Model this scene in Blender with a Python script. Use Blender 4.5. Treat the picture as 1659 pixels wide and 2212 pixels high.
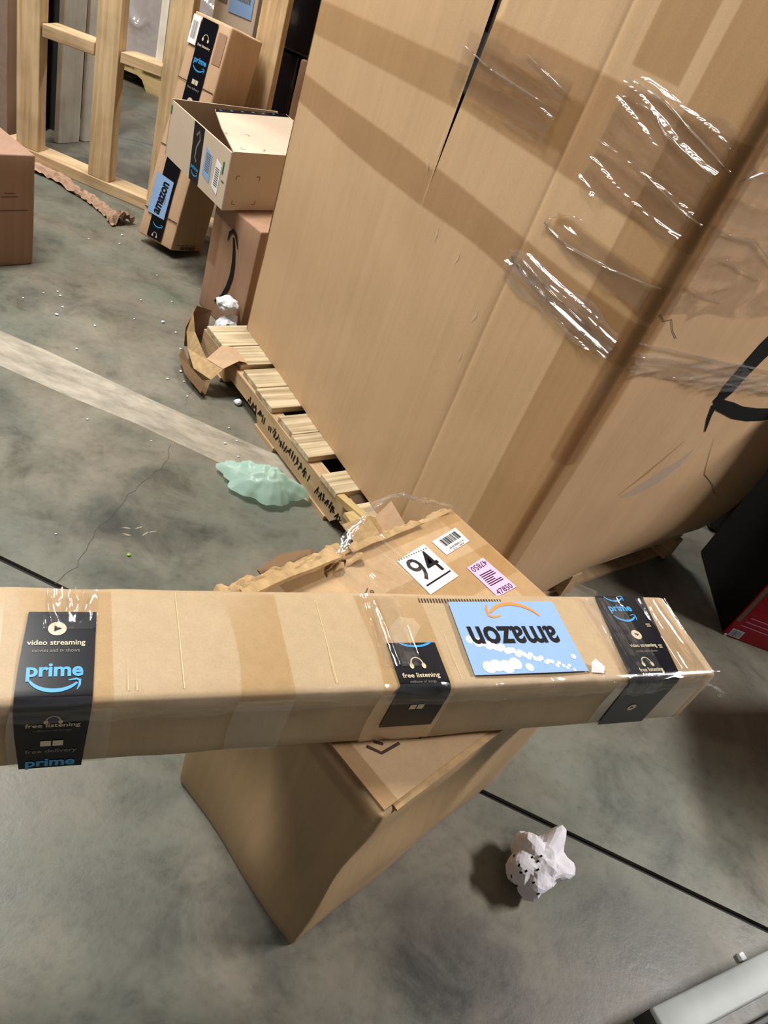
import bpy, math, random
from mathutils import Vector, Matrix, noise
random.seed(7)
V = Vector
scene = bpy.context.scene
for o in list(bpy.data.objects): bpy.data.objects.remove(o)
COL = scene.collection

# ------------------------------------------------------------------ camera
cam_d = bpy.data.cameras.new('camera'); cam = bpy.data.objects.new('camera', cam_d); COL.objects.link(cam)
cam.matrix_world = Matrix(((0.919768, -0.392463, 0.0, 0.0),
                           (0.235935, 0.552932, -0.799125, 0.0),
                           (0.313627, 0.735009, 0.601165, 1.15),
                           (0, 0, 0, 1)))
cam_d.sensor_fit = 'VERTICAL'; cam_d.sensor_height = 36.0; cam_d.lens = 36.0 * 1590 / 2212
cam_d.clip_start = 0.02
scene.camera = cam
# ------------------------------------------------------------------ light
w = bpy.data.worlds.new('hall'); scene.world = w; w.use_nodes = True
w.node_tree.nodes['Background'].inputs[0].default_value = (1.0, 0.95, 0.93, 1)
w.node_tree.nodes['Background'].inputs[1].default_value = 0.085
def area(name, loc, target, sx, sy, power, col=(1, 1, 1)):
    l = bpy.data.lights.new(name, 'AREA'); l.shape = 'RECTANGLE'; l.size = sx; l.size_y = sy
    l.energy = power; l.color = col
    o = bpy.data.objects.new(name, l); COL.objects.link(o); o.location = loc
    o.rotation_euler = (V(target) - V(loc)).to_track_quat('-Z', 'Y').to_euler()
    return o
area('ceiling_lamp', (-3.6, 0.9, 3.8), (-0.6, 1.8, 0.4), 1.2, 0.3, 78, (1.0, 0.97, 0.93))
area('ceiling_lamp', (-1.7, 1.6, 3.3), (-0.6, 1.7, 0.2), 1.2, 0.3, 112, (1.0, 0.98, 0.94))
area('ceiling_lamp', (3.3, 1.9, 3.4), (0.6, 1.2, 0.4), 1.2, 0.3, 172, (1.0, 0.95, 0.94))
area('ceiling_lamp', (-0.4, 4.8, 4.4), (-0.2, 1.5, 0.2), 1.2, 0.3, 115, (0.97, 0.98, 1.0))
try: scene.cycles.transparent_max_bounces = 24
except AttributeError: pass
scene.view_settings.view_transform = 'Standard'
scene.view_settings.look = 'None'
scene.view_settings.gamma = 1.0
scene.view_settings.use_curve_mapping = False
scene.view_settings.exposure = 0.2

# ------------------------------------------------------------------ materials
def lin(c):
    out = []
    for k in c:
        k /= 255.0
        out.append(k / 12.92 if k <= 0.04045 else ((k + 0.055) / 1.055) ** 2.4)
    return tuple(out) + (1.0,)
MATS = {}
class NT:
    def __init__(s, name):
        s.m = bpy.data.materials.new(name); s.m.use_nodes = True; s.t = s.m.node_tree
        s.t.nodes.clear(); s.out = s.t.nodes.new('ShaderNodeOutputMaterial')
    def n(s, ty, **kw):
        nd = s.t.nodes.new(ty)
        for k, v in kw.items():
            if k in nd.inputs: nd.inputs[k].default_value = v
            else: setattr(nd, k, v)
        return nd
    def l(s, a, b): s.t.links.new(a, b)
def ramp(nt, fac, stops):
    r = nt.n('ShaderNodeValToRGB'); nt.l(fac, r.inputs[0])
    el = r.color_ramp.elements
    while len(el) < len(stops): el.new(0.5)
    for e, (p, c) in zip(el, stops): e.position = p; e.color = c
    return r.outputs[0]
def g(v): return (v, v, v, 1)
def coords(nt, scale=(1, 1, 1), rot=(0, 0, 0)):
    tc = nt.n('ShaderNodeTexCoord'); mp = nt.n('ShaderNodeMapping')
    mp.inputs['Scale'].default_value = scale; mp.inputs['Rotation'].default_value = rot
    nt.l(tc.outputs['Object'], mp.inputs[0]); return mp.outputs[0]
def mix(nt, fac, a, b, mode='MIX'):
    m = nt.n('ShaderNodeMix', data_type='RGBA', blend_type=mode)
    if hasattr(fac, 'links'): nt.l(fac, m.inputs[0])
    else: m.inputs[0].default_value = fac
    for sock, v in ((m.inputs[6], a), (m.inputs[7], b)):
        if hasattr(v, 'links'): nt.l(v, sock)
        else: sock.default_value = v
    return m.outputs[2]
def cardboard(name, rgb, scale=(1, 1, 1), rot=(0, 0, 0), rough=0.62, stripe=0.10, blotch=0.12, spec=0.28):
    """paper board: faint flute streaks along local z (before rot), soft blotches, fine speckle"""
    nt = NT(name); base = lin(rgb)
    c = coords(nt, (70 * scale[0], 70 * scale[1], 1.6 * scale[2]), rot)
    st = nt.n('ShaderNodeTexNoise', Scale=1.0, Detail=3.0); nt.l(c, st.inputs['Vector'])
    c2 = coords(nt); bl = nt.n('ShaderNodeTexNoise', Scale=5.0, Detail=4.0); nt.l(c2, bl.inputs['Vector'])
    sp = nt.n('ShaderNodeTexNoise', Scale=420.0, Detail=2.0); nt.l(c2, sp.inputs['Vector'])
    col = mix(nt, 1.0, base, ramp(nt, st.outputs[0], [(0.3, g(1 - stripe)), (0.7, g(1 + 0.0))]), 'MULTIPLY')
    col = mix(nt, 1.0, col, ramp(nt, bl.outputs[0], [(0.3, (1 - blotch, 1 - blotch * 1.15, 1 - blotch * 1.4, 1)), (0.7, g(1))]), 'MULTIPLY')
    col = mix(nt, 1.0, col, ramp(nt, sp.outputs[0], [(0.3, g(0.92)), (0.6, g(1))]), 'MULTIPLY')
    p = nt.n('ShaderNodeBsdfPrincipled', Roughness=rough); p.inputs['Specular IOR Level'].default_value = spec
    nt.l(col, p.inputs['Base Color'])
    b = nt.n('ShaderNodeBump', Strength=0.12, Distance=0.002); nt.l(st.outputs[0], b.inputs['Height']); nt.l(b.outputs[0], p.inputs['Normal'])
    nt.l(p.outputs[0], nt.out.inputs[0]); return nt.m
def plain(name, rgb, rough=0.5, spec=0.4, metal=0.0, var=0.06, vs=30, bump=0.0):
    nt = NT(name); c = coords(nt); n = nt.n('ShaderNodeTexNoise', Scale=float(vs), Detail=3.0); nt.l(c, n.inputs['Vector'])
    col = mix(nt, 1.0, lin(rgb), ramp(nt, n.outputs[0], [(0.3, g(1 - var)), (0.7, g(1))]), 'MULTIPLY')
    p = nt.n('ShaderNodeBsdfPrincipled', Roughness=rough, Metallic=metal); p.inputs['Specular IOR Level'].default_value = spec
    nt.l(col, p.inputs['Base Color'])
    if bump:
        b = nt.n('ShaderNodeBump', Strength=bump, Distance=0.003); nt.l(n.outputs[0], b.inputs['Height']); nt.l(b.outputs[0], p.inputs['Normal'])
    nt.l(p.outputs[0], nt.out.inputs[0]); return nt.m
def clear_sheet(name, tint, gloss, rough, haze=0.0, fres=0.25, bumps=0.0, bscale=40.0, hcol=(0.8, 0.8, 0.8, 1)):
    """transparent plastic: tinted see-through plus a mirror-like coat; haze = share of milky diffuse"""
    nt = NT(name)
    tr = nt.n('ShaderNodeBsdfTransparent'); tr.inputs[0].default_value = tint
    gl = nt.n('ShaderNodeBsdfGlossy', Roughness=rough); gl.inputs[0].default_value = (1, 1, 1, 1)
    lw = nt.n('ShaderNodeLayerWeight', Blend=0.25)
    mul = nt.n('ShaderNodeMath', operation='MULTIPLY_ADD'); nt.l(lw.outputs['Fresnel'], mul.inputs[0]); mul.inputs[1].default_value = fres; mul.inputs[2].default_value = gloss
    if bumps:
        c = coords(nt, (1, 1, 1)); n = nt.n('ShaderNodeTexNoise', Scale=bscale, Detail=3.0, Distortion=1.5); nt.l(c, n.inputs['Vector'])
        b = nt.n('ShaderNodeBump', Strength=bumps, Distance=0.004); nt.l(n.outputs[0], b.inputs['Height']); nt.l(b.outputs[0], gl.inputs['Normal'])
    base = tr.outputs[0]
    if haze:
        df = nt.n('ShaderNodeBsdfDiffuse'); df.inputs[0].default_value = hcol
        mh = nt.n('ShaderNodeMixShader'); mh.inputs[0].default_value = haze; nt.l(base, mh.inputs[1]); nt.l(df.outputs[0], mh.inputs[2]); base = mh.outputs[0]
    ms = nt.n('ShaderNodeMixShader'); nt.l(mul.outputs[0], ms.inputs[0]); nt.l(base, ms.inputs[1]); nt.l(gl.outputs[0], ms.inputs[2])
    nt.l(ms.outputs[0], nt.out.inputs[0]); return nt.m
def wood(name, rgb, axis, dark=0.35, rough=0.7, turn=0.0):
    nt = NT(name); s = [60, 60, 60]; s[axis] = 2.5
    c0 = coords(nt, (1, 1, 1), (0, 0, turn)); mp = nt.n('ShaderNodeMapping'); mp.inputs['Scale'].default_value = tuple(s); nt.l(c0, mp.inputs[0]); c = mp.outputs[0]
    n = nt.n('ShaderNodeTexNoise', Scale=1.0, Detail=4.0, Distortion=0.6); nt.l(c, n.inputs['Vector'])
    c2 = coords(nt); k = nt.n('ShaderNodeTexNoise', Scale=9.0, Detail=3.0); nt.l(c2, k.inputs['Vector'])
    base = lin(rgb)
    col = mix(nt, 1.0, base, ramp(nt, n.outputs[0], [(0.3, (1 - dark, 1 - dark * 1.1, 1 - dark * 1.25, 1)), (0.62, g(1))]), 'MULTIPLY')
    col = mix(nt, 1.0, col, ramp(nt, k.outputs[0], [(0.3, g(0.78)), (0.55, g(1))]), 'MULTIPLY')
    p = nt.n('ShaderNodeBsdfPrincipled', Roughness=rough); p.inputs['Specular IOR Level'].default_value = 0.25
    nt.l(col, p.inputs['Base Color'])
    b = nt.n('ShaderNodeBump', Strength=0.25, Distance=0.002); nt.l(n.outputs[0], b.inputs['Height']); nt.l(b.outputs[0], p.inputs['Normal'])
    nt.l(p.outputs[0], nt.out.inputs[0]); return nt.m

def concrete():
    nt = NT('concrete'); c = coords(nt)
    a = nt.n('ShaderNodeTexNoise', Scale=1.7, Detail=6.0, Roughness=0.6); nt.l(c, a.inputs['Vector'])
    b = nt.n('ShaderNodeTexNoise', Scale=7.0, Detail=7.0, Roughness=0.65, Distortion=0.4); nt.l(c, b.inputs['Vector'])
    d = nt.n('ShaderNodeTexNoise', Scale=55.0, Detail=4.0, Roughness=0.7); nt.l(c, d.inputs['Vector'])
    col = ramp(nt, a.outputs[0], [(0.32, lin((101, 105, 96))), (0.47, lin((119, 119, 106))), (0.56, lin((132, 125, 110))), (0.70, lin((114, 120, 103)))])
    col = mix(nt, 1.0, col, ramp(nt, b.outputs[0], [(0.30, g(0.52)), (0.43, g(0.80)), (0.55, g(0.95)), (0.75, g(1.08))]), 'MULTIPLY')
    col = mix(nt, 1.0, col, ramp(nt, d.outputs[0], [(0.28, g(0.80)), (0.5, g(1.0))]), 'MULTIPLY')
    # oil and tyre marks, plus painted cast shadow beside the damaged carton: centre x, y, radii, strength
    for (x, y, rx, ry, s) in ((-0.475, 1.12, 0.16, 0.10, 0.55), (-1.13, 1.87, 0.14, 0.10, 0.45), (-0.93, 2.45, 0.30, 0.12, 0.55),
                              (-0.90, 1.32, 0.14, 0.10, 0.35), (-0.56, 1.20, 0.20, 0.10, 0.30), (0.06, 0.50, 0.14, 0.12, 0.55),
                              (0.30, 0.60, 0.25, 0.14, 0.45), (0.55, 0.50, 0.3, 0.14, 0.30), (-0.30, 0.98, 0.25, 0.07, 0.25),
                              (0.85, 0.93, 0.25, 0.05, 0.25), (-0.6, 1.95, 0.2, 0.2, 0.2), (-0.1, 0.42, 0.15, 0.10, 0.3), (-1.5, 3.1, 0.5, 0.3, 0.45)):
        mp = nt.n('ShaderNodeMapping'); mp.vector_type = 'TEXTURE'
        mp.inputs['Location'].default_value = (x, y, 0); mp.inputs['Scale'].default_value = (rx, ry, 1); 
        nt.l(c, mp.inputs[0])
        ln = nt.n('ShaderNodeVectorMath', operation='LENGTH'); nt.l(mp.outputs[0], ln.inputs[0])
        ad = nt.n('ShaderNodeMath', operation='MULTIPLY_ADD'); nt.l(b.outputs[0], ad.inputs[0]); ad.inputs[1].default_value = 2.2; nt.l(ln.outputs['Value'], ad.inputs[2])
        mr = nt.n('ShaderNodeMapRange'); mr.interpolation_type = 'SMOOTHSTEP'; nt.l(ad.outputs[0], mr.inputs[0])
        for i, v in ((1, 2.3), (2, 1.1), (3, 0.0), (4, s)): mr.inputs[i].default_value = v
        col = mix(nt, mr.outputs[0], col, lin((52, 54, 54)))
    p = nt.n('ShaderNodeBsdfPrincipled'); p.inputs['Specular IOR Level'].default_value = 0.3
    nt.l(col, p.inputs['Base Color'])
    nt.l(ramp(nt, b.outputs[0], [(0.3, g(0.30)), (0.7, g(0.50))]), p.inputs['Roughness'])
    bp = nt.n('ShaderNodeBump', Strength=0.10, Distance=0.004); nt.l(d.outputs[0], bp.inputs['Height']); nt.l(bp.outputs[0], p.inputs['Normal'])
    nt.l(p.outputs[0], nt.out.inputs[0]); return nt.m
def worn_strip():
    """adhesive left by a floor stripe: pale where it survives, worn through elsewhere"""
    nt = NT('worn_stripe'); c = coords(nt, (9, 26, 1)); n = nt.n('ShaderNodeTexNoise', Scale=1.0, Detail=6.0, Roughness=0.65); nt.l(c, n.inputs['Vector'])
    df = nt.n('ShaderNodeBsdfPrincipled', Roughness=0.6); df.inputs['Base Color'].default_value = lin((186, 176, 158))
    tr = nt.n('ShaderNodeBsdfTransparent'); ms = nt.n('ShaderNodeMixShader')
    nt.l(ramp(nt, n.outputs[0], [(0.30, g(0.15)), (0.62, g(0.85))]), ms.inputs[0]); nt.l(tr.outputs[0], ms.inputs[1]); nt.l(df.outputs[0], ms.inputs[2])
    nt.l(ms.outputs[0], nt.out.inputs[0]); return nt.m

M = dict(
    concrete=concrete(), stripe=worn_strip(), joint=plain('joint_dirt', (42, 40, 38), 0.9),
    wallm=plain('wall_paint', (150, 150, 146), 0.8),
    tall=cardboard('carton_tall', (205, 171, 132), blotch=0.10, stripe=0.08, rough=0.5),
    tallr=cardboard('carton_tall_side', (204, 166, 128)),
    long=cardboard('carton_long', (186, 162, 128), scale=(1, 1, 1), rot=(0, math.radians(90), math.radians(-59)), stripe=0.07, rough=0.5),
    dmg=cardboard('carton_damaged', (190, 160, 121), rough=0.55),
    tan=cardboard('carton_tan', (206, 172, 138)), pale=cardboard('carton_pale', (205, 186, 164), stripe=0.03, blotch=0.06),
    left=cardboard('carton_left', (172, 138, 116)), brown=cardboard('carton_brown', (168, 132, 106)), raw=cardboard('torn_board', (196, 164, 118), rough=0.8, stripe=0.3),
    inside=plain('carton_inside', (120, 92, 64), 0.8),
    black=plain('tape_black', (14, 15, 22), 0.25, 0.3), ink=plain('ink', (24, 22, 24), 0.6, 0.2), inkb=plain('ink_brown', (70, 50, 36), 0.7, 0.2),
    cyan=plain('print_blue', (60, 150, 205), 0.35, 0.4), cream=plain('print_cream', (205, 190, 160), 0.35, 0.4), grey=plain('print_grey', (120, 112, 104), 0.35),
    blue=plain('label_blue', (138, 170, 214), 0.45, 0.35, var=0.03), orange=plain('print_orange', (222, 140, 70), 0.5), bluew=plain('print_pale', (214, 230, 246), 0.5),
    white=plain('label_white', (232, 232, 232), 0.55, 0.3, var=0.03), pink=plain('label_pink', (232, 176, 214), 0.55, 0.3, var=0.03), green=plain('print_green', (40, 110, 70), 0.5),
    tapeb=clear_sheet('tape_brown', (0.925, 0.885, 0.84, 1), 0.012, 0.18), tapec=clear_sheet('tape_clear', (0.96, 0.93, 0.875, 1), 0.012, 0.2),
    film=clear_sheet('stretch_film', (0.99, 0.985, 0.98, 1), 0.05, 0.10, haze=0.02), filmh=clear_sheet('stretch_film_thick', (0.975, 0.97, 0.96, 1), 0.09, 0.10, haze=0.06),
    woodx=wood('lumber_x', (212, 182, 142), 0), woodz=wood('lumber_z', (216, 186, 144), 2), pal=wood('pallet_wood', (214, 196, 162), 0, 0.55, turn=math.radians(-49)), pals=wood('pallet_stringer', (200, 170, 132), 0, 0.25, turn=math.radians(41)),
    palew=wood('pale_plank', (236, 230, 216), 2, 0.12), palx=wood('pallet_pale', (214, 188, 132), 0, 0.25),
    bag=None, paper=plain('paper_white', (236, 234, 240), 0.8, 0.2, var=0.04), kraft=plain('paper_kraft', (178, 146, 122), 0.75, 0.2, var=0.15), foam=plain('foam_white', (232, 236, 240), 0.8, var=0.05, vs=120, bump=0.4),
    red=plain('carton_red', (186, 26, 54), 0.4, 0.4), steel=plain('grey_enamel', (150, 157, 152), 0.45, 0.4, var=0.08), darkst=plain('dark_steel', (50, 50, 50), 0.5),
    blackwrap=plain('black_wrap', (12, 12, 16), 0.2, 0.6, bump=0.6, vs=18), lime=plain('lime', (150, 200, 40), 0.5), crease=plain('crease_paper', (226, 194, 146), 0.7, 0.2), wear=plain('scuff', (214, 196, 170), 0.8))
def bag_mat():
    nt = NT('mint_film'); tr = nt.n('ShaderNodeBsdfTranslucent'); tr.inputs[0].default_value = lin((206, 240, 226))
    p = nt.n('ShaderNodeBsdfPrincipled', Roughness=0.32); p.inputs['Base Color'].default_value = lin((204, 238, 224))
    t2 = nt.n('ShaderNodeBsdfTransparent'); t2.inputs[0].default_value = (0.75, 0.95, 0.88, 1)
    m1 = nt.n('ShaderNodeMixShader'); m1.inputs[0].default_value = 0.35; nt.l(p.outputs[0], m1.inputs[1]); nt.l(tr.outputs[0], m1.inputs[2])
    m2 = nt.n('ShaderNodeMixShader'); m2.inputs[0].default_value = 0.22; nt.l(m1.outputs[0], m2.inputs[1]); nt.l(t2.outputs[0], m2.inputs[2])
    nt.l(m2.outputs[0], nt.out.inputs[0]); return nt.m
M['bag'] = bag_mat()
M['filmw'] = clear_sheet('bundle_film', (0.97, 0.96, 0.96, 1), 0.10, 0.12, haze=0.30, hcol=(0.85, 0.83, 0.82, 1))
M['smear'] = clear_sheet('glue_smear', (0.98, 0.97, 0.95, 1), 0.03, 0.3, haze=0.28, hcol=(0.75, 0.68, 0.6, 1))
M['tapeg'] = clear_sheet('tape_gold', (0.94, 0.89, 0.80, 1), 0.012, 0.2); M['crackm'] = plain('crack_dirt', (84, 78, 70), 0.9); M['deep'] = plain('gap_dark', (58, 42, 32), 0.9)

# ------------------------------------------------------------------ object helpers
def thing(name, label, cat, loc, group=None):
    o = bpy.data.objects.new(name, None); COL.objects.link(o); o.location = loc; o.empty_display_size = 0.05
    o['label'] = label; o['category'] = cat
    if group: o['group'] = group
    return o
def origin_of(parent):
    while parent.parent: parent = parent.parent
    return V(parent.location)
def part(name, mb, mat, parent=None, smooth=False, label=None):
    """mb holds world coordinates; the part is stored relative to its thing's base"""
    vs, fs = mb
    me = bpy.data.meshes.new(name)
    off = origin_of(parent) if parent else V((0, 0, 0))
    me.from_pydata([tuple(V(v) - off) for v in vs], [], fs); me.validate()
    me.materials.append(M[mat] if isinstance(mat, str) else mat)
    if smooth: me.polygons.foreach_set('use_smooth', [True] * len(me.polygons))
    me.update()
    o = bpy.data.objects.new(name, me); COL.objects.link(o)
    if parent: o.parent = parent
    if label: o['label'] = label
    return o
def single(name, mb, mat, label, cat, base, smooth=False, group=None):
    vs, fs = mb; b = V(base)
    o = part(name, ([V(v) - b for v in vs], fs), mat, None, smooth); o.location = b
    o['label'] = label; o['category'] = cat
    if group: o['group'] = group
    return o
def struct(o): o['kind'] = 'structure'; return o
def join(*mbs):
    vs, fs = [], []
    for a, b in mbs:
        k = len(vs); vs += list(a); fs += [tuple(i + k for i in f) for f in b]
    return vs, fs
def hexa(c8):
    return [V(c) for c in c8], [(3, 2, 1, 0), (4, 5, 6, 7), (0, 1, 5, 4), (1, 2, 6, 5), (2, 3, 7, 6), (3, 0, 4, 7)]
def obox(K, a, b, c, x0, x1, y0, y1, z0, z1):
    K, a, b, c = V(K), V(a), V(b), V(c)
    p = lambda x, y, z: K + a * x + b * y + c * z
    return hexa([p(x0, y0, z0), p(x1, y0, z0), p(x1, y1, z0), p(x0, y1, z0), p(x0, y0, z1), p(x1, y0, z1), p(x1, y1, z1), p(x0, y1, z1)])
def axb(x0, x1, y0, y1, z0, z1): return obox((0, 0, 0), (1, 0, 0), (0, 1, 0), (0, 0, 1), x0, x1, y0, y1, z0, z1)
def rbox(dims, r, n, warp, amp=0.0, freq=6.0, seed=0.0):
    """box with rounded edges and slightly uneven faces; warp maps local to world"""
    ax = []
    for L, k in zip(dims, n):
        q = [0, r * 0.35, r] + [r + (L - 2 * r) * i / k for i in range(1, k)] + [L - r, L - r * 0.35, L]
        ax.append(q)
    idx = {}; vs = []; fs = []
    def vert(i, j, k):
        key = (i, j, k)
        if key in idx: return idx[key]
        p = V((ax[0][i], ax[1][j], ax[2][k]))
        inn = V([min(max(p[t], r), dims[t] - r) for t in range(3)])
        d = p - inn; d.normalize(); q = inn + d * r
        if amp:
            q = q + d * amp * noise.noise(V((q.x * freq + seed, q.y * freq, q.z * freq)))
        idx[key] = len(vs); vs.append(warp(q)); return idx[key]
    N = [len(a) for a in ax]
    for (A, B, Cx) in ((0, 1, 2), (1, 2, 0), (2, 0, 1)):
        for side in (0, N[Cx] - 1):
            for i in range(N[A] - 1):
                for j in range(N[B] - 1):
                    def ix(u, v):
                        t = [0, 0, 0]; t[A] = u; t[B] = v; t[Cx] = side; return vert(*t)
                    f = (ix(i, j), ix(i + 1, j), ix(i + 1, j + 1), ix(i, j + 1))
                    fs.append(f if side else f[::-1])
    return vs, fs
class Fr:
    """a flat patch of surface: u right, v up as seen from outside, n out"""
    def __init__(s, O, u, v):
        s.O = V(O); s.u = V(u); s.v = V(v); s.n = s.u.cross(s.v).normalized()
    def p(s, x, y, h=0.0): return s.O + s.u * x + s.v * y + s.n * h
def slab(F, pts, h0, h1):
    """polygon extruded between heights h0 and h1 over the patch"""
    n = len(pts); vs = [F.p(x, y, h0) for x, y in pts] + [F.p(x, y, h1) for x, y in pts]
    fs = [tuple(range(n))[::-1], tuple(range(n, 2 * n))] + [(i, (i + 1) % n, n + (i + 1) % n, n + i) for i in range(n)]
    return vs, fs
def flat(F, polys, h):
    vs, fs = [], []
    for pl in polys:
        k = len(vs); vs += [F.p(x, y, h) for x, y in pl]; fs.append(tuple(range(k, k + len(pl))))
    return vs, fs
def rect(x0, y0, x1, y1): return [(x0, y0), (x1, y0), (x1, y1), (x0, y1)]
def ribbon(pts, ws):
    """2-D stroke as quads, widths ws per point"""
    out = []; L = []; R = []
    for i, (x, y) in enumerate(pts):
        a = pts[max(i - 1, 0)]; b = pts[min(i + 1, len(pts) - 1)]
        dx, dy = b[0] - a[0], b[1] - a[1]; d = math.hypot(dx, dy) or 1; wv = ws[i] if hasattr(ws, '__len__') else ws
        L.append((x - dy / d * wv / 2, y + dx / d * wv / 2)); R.append((x + dy / d * wv / 2, y - dx / d * wv / 2))
    for i in range(len(pts) - 1): out.append([R[i], R[i + 1], L[i + 1], L[i]])
    return out
def disc(cx, cy, r, n=20): return [(cx + r * math.cos(6.2832 * i / n), cy + r * math.sin(6.2832 * i / n)) for i in range(n)]
def arc(cx, cy, rx, ry, a0, a1, n=12): return [(cx + rx * math.cos(math.radians(a0 + (a1 - a0) * i / n)), cy + ry * math.sin(math.radians(a0 + (a1 - a0) * i / n))) for i in range(n + 1)]
def xf(polys, cx, cy, rot=0, s=1):
    c, sn = math.cos(rot), math.sin(rot)
    return [[(cx + s * (x * c - y * sn), cy + s * (x * sn + y * c)) for x, y in pl] for pl in polys]
def smile(wd, rot=0, thick=0.09):
    """curved arrow, wd wide, centred on 0,0, arrow at the right end"""
    pts = arc(0, 0.28, 0.50, 0.42, 205, 325, 16); ws = [thick * (0.25 + 0.75 * math.sin(math.pi * (0.10 + 0.80 * i / 16))) for i in range(17)]
    pl = ribbon(pts, ws)
    tx, ty = pts[-1]
    pl += ribbon([(tx - 0.16, ty + 0.055), (tx - 0.02, ty + 0.085), (tx + 0.05, ty + 0.06), (tx + 0.045, ty - 0.06), (tx + 0.0, ty - 0.17)], [0.02, 0.045, 0.05, 0.045, 0.015])
    return [[(x * wd, y * wd) for x, y in q] for q in pl]
def play_icon(r): return [disc(0, 0, r)], [[(-r * 0.3, -r * 0.42), (r * 0.5, 0), (-r * 0.3, r * 0.42)]]
def phones_icon(r):
    return ribbon(arc(0, 0, r * 0.72, r * 0.85, -10, 190, 14), r * 0.14) + [[(x - r * 0.74, y - r * 0.25) for x, y in [(a * 0.8, b * 1.2) for a, b in disc(0, 0, r * 0.32, 12)]]] + [[(x + r * 0.74, y - r * 0.25) for x, y in [(a * 0.8, b * 1.2) for a, b in disc(0, 0, r * 0.32, 12)]]]
def box_icon(wd, ht): return [rect(-wd / 2, -ht / 2, -wd * 0.04, ht / 2), rect(wd * 0.04, -ht / 2, wd / 2, ht / 2)]
def bars(x0, y0, x1, y1, n, seed=1):
    rnd = random.Random(seed); out = []; x = x0; st = (x1 - x0) / n
    for i in range(n):
        wv = st * rnd.choice((0.3, 0.45, 0.7)); out.append(rect(x, y0, x + wv, y1)); x += st
    return out
def lines(x0, y0, x1, y1, n, seed=1):
    rnd = random.Random(seed); h = (y1 - y0) / n
    return [rect(x0, y0 + i * h + h * 0.25, x0 + (x1 - x0) * rnd.uniform(0.6, 1), y0 + i * h + h * 0.7) for i in range(n)]
def text(F, s, cx, cy, wd, ht, h, rot=0.0, bold=0.02, xheight=None):
    """lettering fitted to a wd x ht rectangle centred on cx, cy of the patch"""
    cu = bpy.data.curves.new('lettering', 'FONT'); cu.body = s; cu.size = 1; cu.offset = bold; cu.resolution_u = 3
    ob = bpy.data.objects.new('lettering', cu); me = bpy.data.meshes.new_from_object(ob)
    P = [(v.co.x, v.co.y) for v in me.vertices]; fs = [tuple(p.vertices) for p in me.polygons]
    x0 = min(p[0] for p in P); x1 = max(p[0] for p in P); y0 = min(p[1] for p in P); y1 = max(p[1] for p in P)
    bpy.data.objects.remove(ob); bpy.data.curves.remove(cu); bpy.data.meshes.remove(me)
    c, sn = math.cos(rot), math.sin(rot); vs = []
    for x, y in P:
        X = ((x - x0) / (x1 - x0) - 0.5) * wd; Y = ((y - y0) / (y1 - y0) - 0.5) * ht
        vs.append(F.p(cx + X * c - Y * sn, cy + X * sn + Y * c, h))
    return vs, fs
def tube(pts, rad, n=6):
    vs, fs = [], []
    for i, p in enumerate(pts):
        p = V(p); t = (V(pts[min(i + 1, len(pts) - 1)]) - V(pts[max(i - 1, 0)])).normalized()
        a = t.orthogonal().normalized(); b = t.cross(a); r = rad[i] if hasattr(rad, '__len__') else rad
        for k in range(n):
            q = 6.2832 * k / n; vs.append(p + a * math.cos(q) * r + b * math.sin(q) * r)
    for i in range(len(pts) - 1):
        for k in range(n): fs.append((i * n + k, i * n + (k + 1) % n, (i + 1) * n + (k + 1) % n, (i + 1) * n + k))
    fs += [tuple(range(n))[::-1], tuple(range((len(pts) - 1) * n, len(pts) * n))]
    return vs, fs
def gridm(fn, us, vs_):
    vs = [fn(a, b) for b in vs_ for a in us]; n = len(us)
    fs = [(j * n + i, j * n + i + 1, (j + 1) * n + i + 1, (j + 1) * n + i) for j in range(len(vs_) - 1) for i in range(n - 1)]
    return vs, fs
def lsp(a, b, n): return [a + (b - a) * i / n for i in range(n + 1)]
def ridge(x, y, z=0.0):
    return 1 - abs(noise.noise(V((x, y, z)))) * 2
def film(surf, u0, u1, z0, z1, nu, nz, fu, fz, amp, seed=0.0, base=0.002, slant=0.0, ragged=0.0):
    """crinkled see-through film hugging a surface; surf(u, z, h)"""
    def fn(a, b):
        u = u0 + (u1 - u0) * a; z = z0 + (z1 - z0) * b + slant * a
        if ragged: z += ragged * noise.noise(V((u * 14, seed, 3.0))) * (2 * b - 1)
        k = max(0.0, ridge(u * fu + seed, z * fz + u * 3, seed)) ** 3
        return surf(u, z, base + amp * k + amp * 0.15 * noise.noise(V((u * 40, z * 90, seed))))
    return gridm(fn, lsp(0, 1, nu), lsp(0, 1, nz))

# ------------------------------------------------------------------ setting
def yj(x): return 0.872 - 0.058 * x            # line of the saw-cut joint
gapw = 0.006
xs = [-6, 6]
fl_mb = ([(-6, -4, 0), (6, -4, 0), (6, yj(6) - gapw, 0), (-6, yj(-6) - gapw, 0), (-6, yj(-6) + gapw, 0), (6, yj(6) + gapw, 0), (6, 8, 0), (-6, 8, 0),
          (-6, yj(-6) - gapw, -0.02), (6, yj(6) - gapw, -0.02), (-6, yj(-6) + gapw, -0.02), (6, yj(6) + gapw, -0.02)],
         [(0, 1, 2, 3), (4, 5, 6, 7), (3, 2, 9, 8), (10, 11, 5, 4)])
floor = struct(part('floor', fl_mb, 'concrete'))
part('expansion_joint', ([(-6, yj(-6) - gapw, -0.008), (6, yj(6) - gapw, -0.008), (6, yj(6) + gapw, -0.008), (-6, yj(-6) + gapw, -0.008)], [(0, 1, 2, 3)]), 'joint', floor)
FF = Fr((0, 0, 0), (1, 0, 0), (0, 1, 0))
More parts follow.
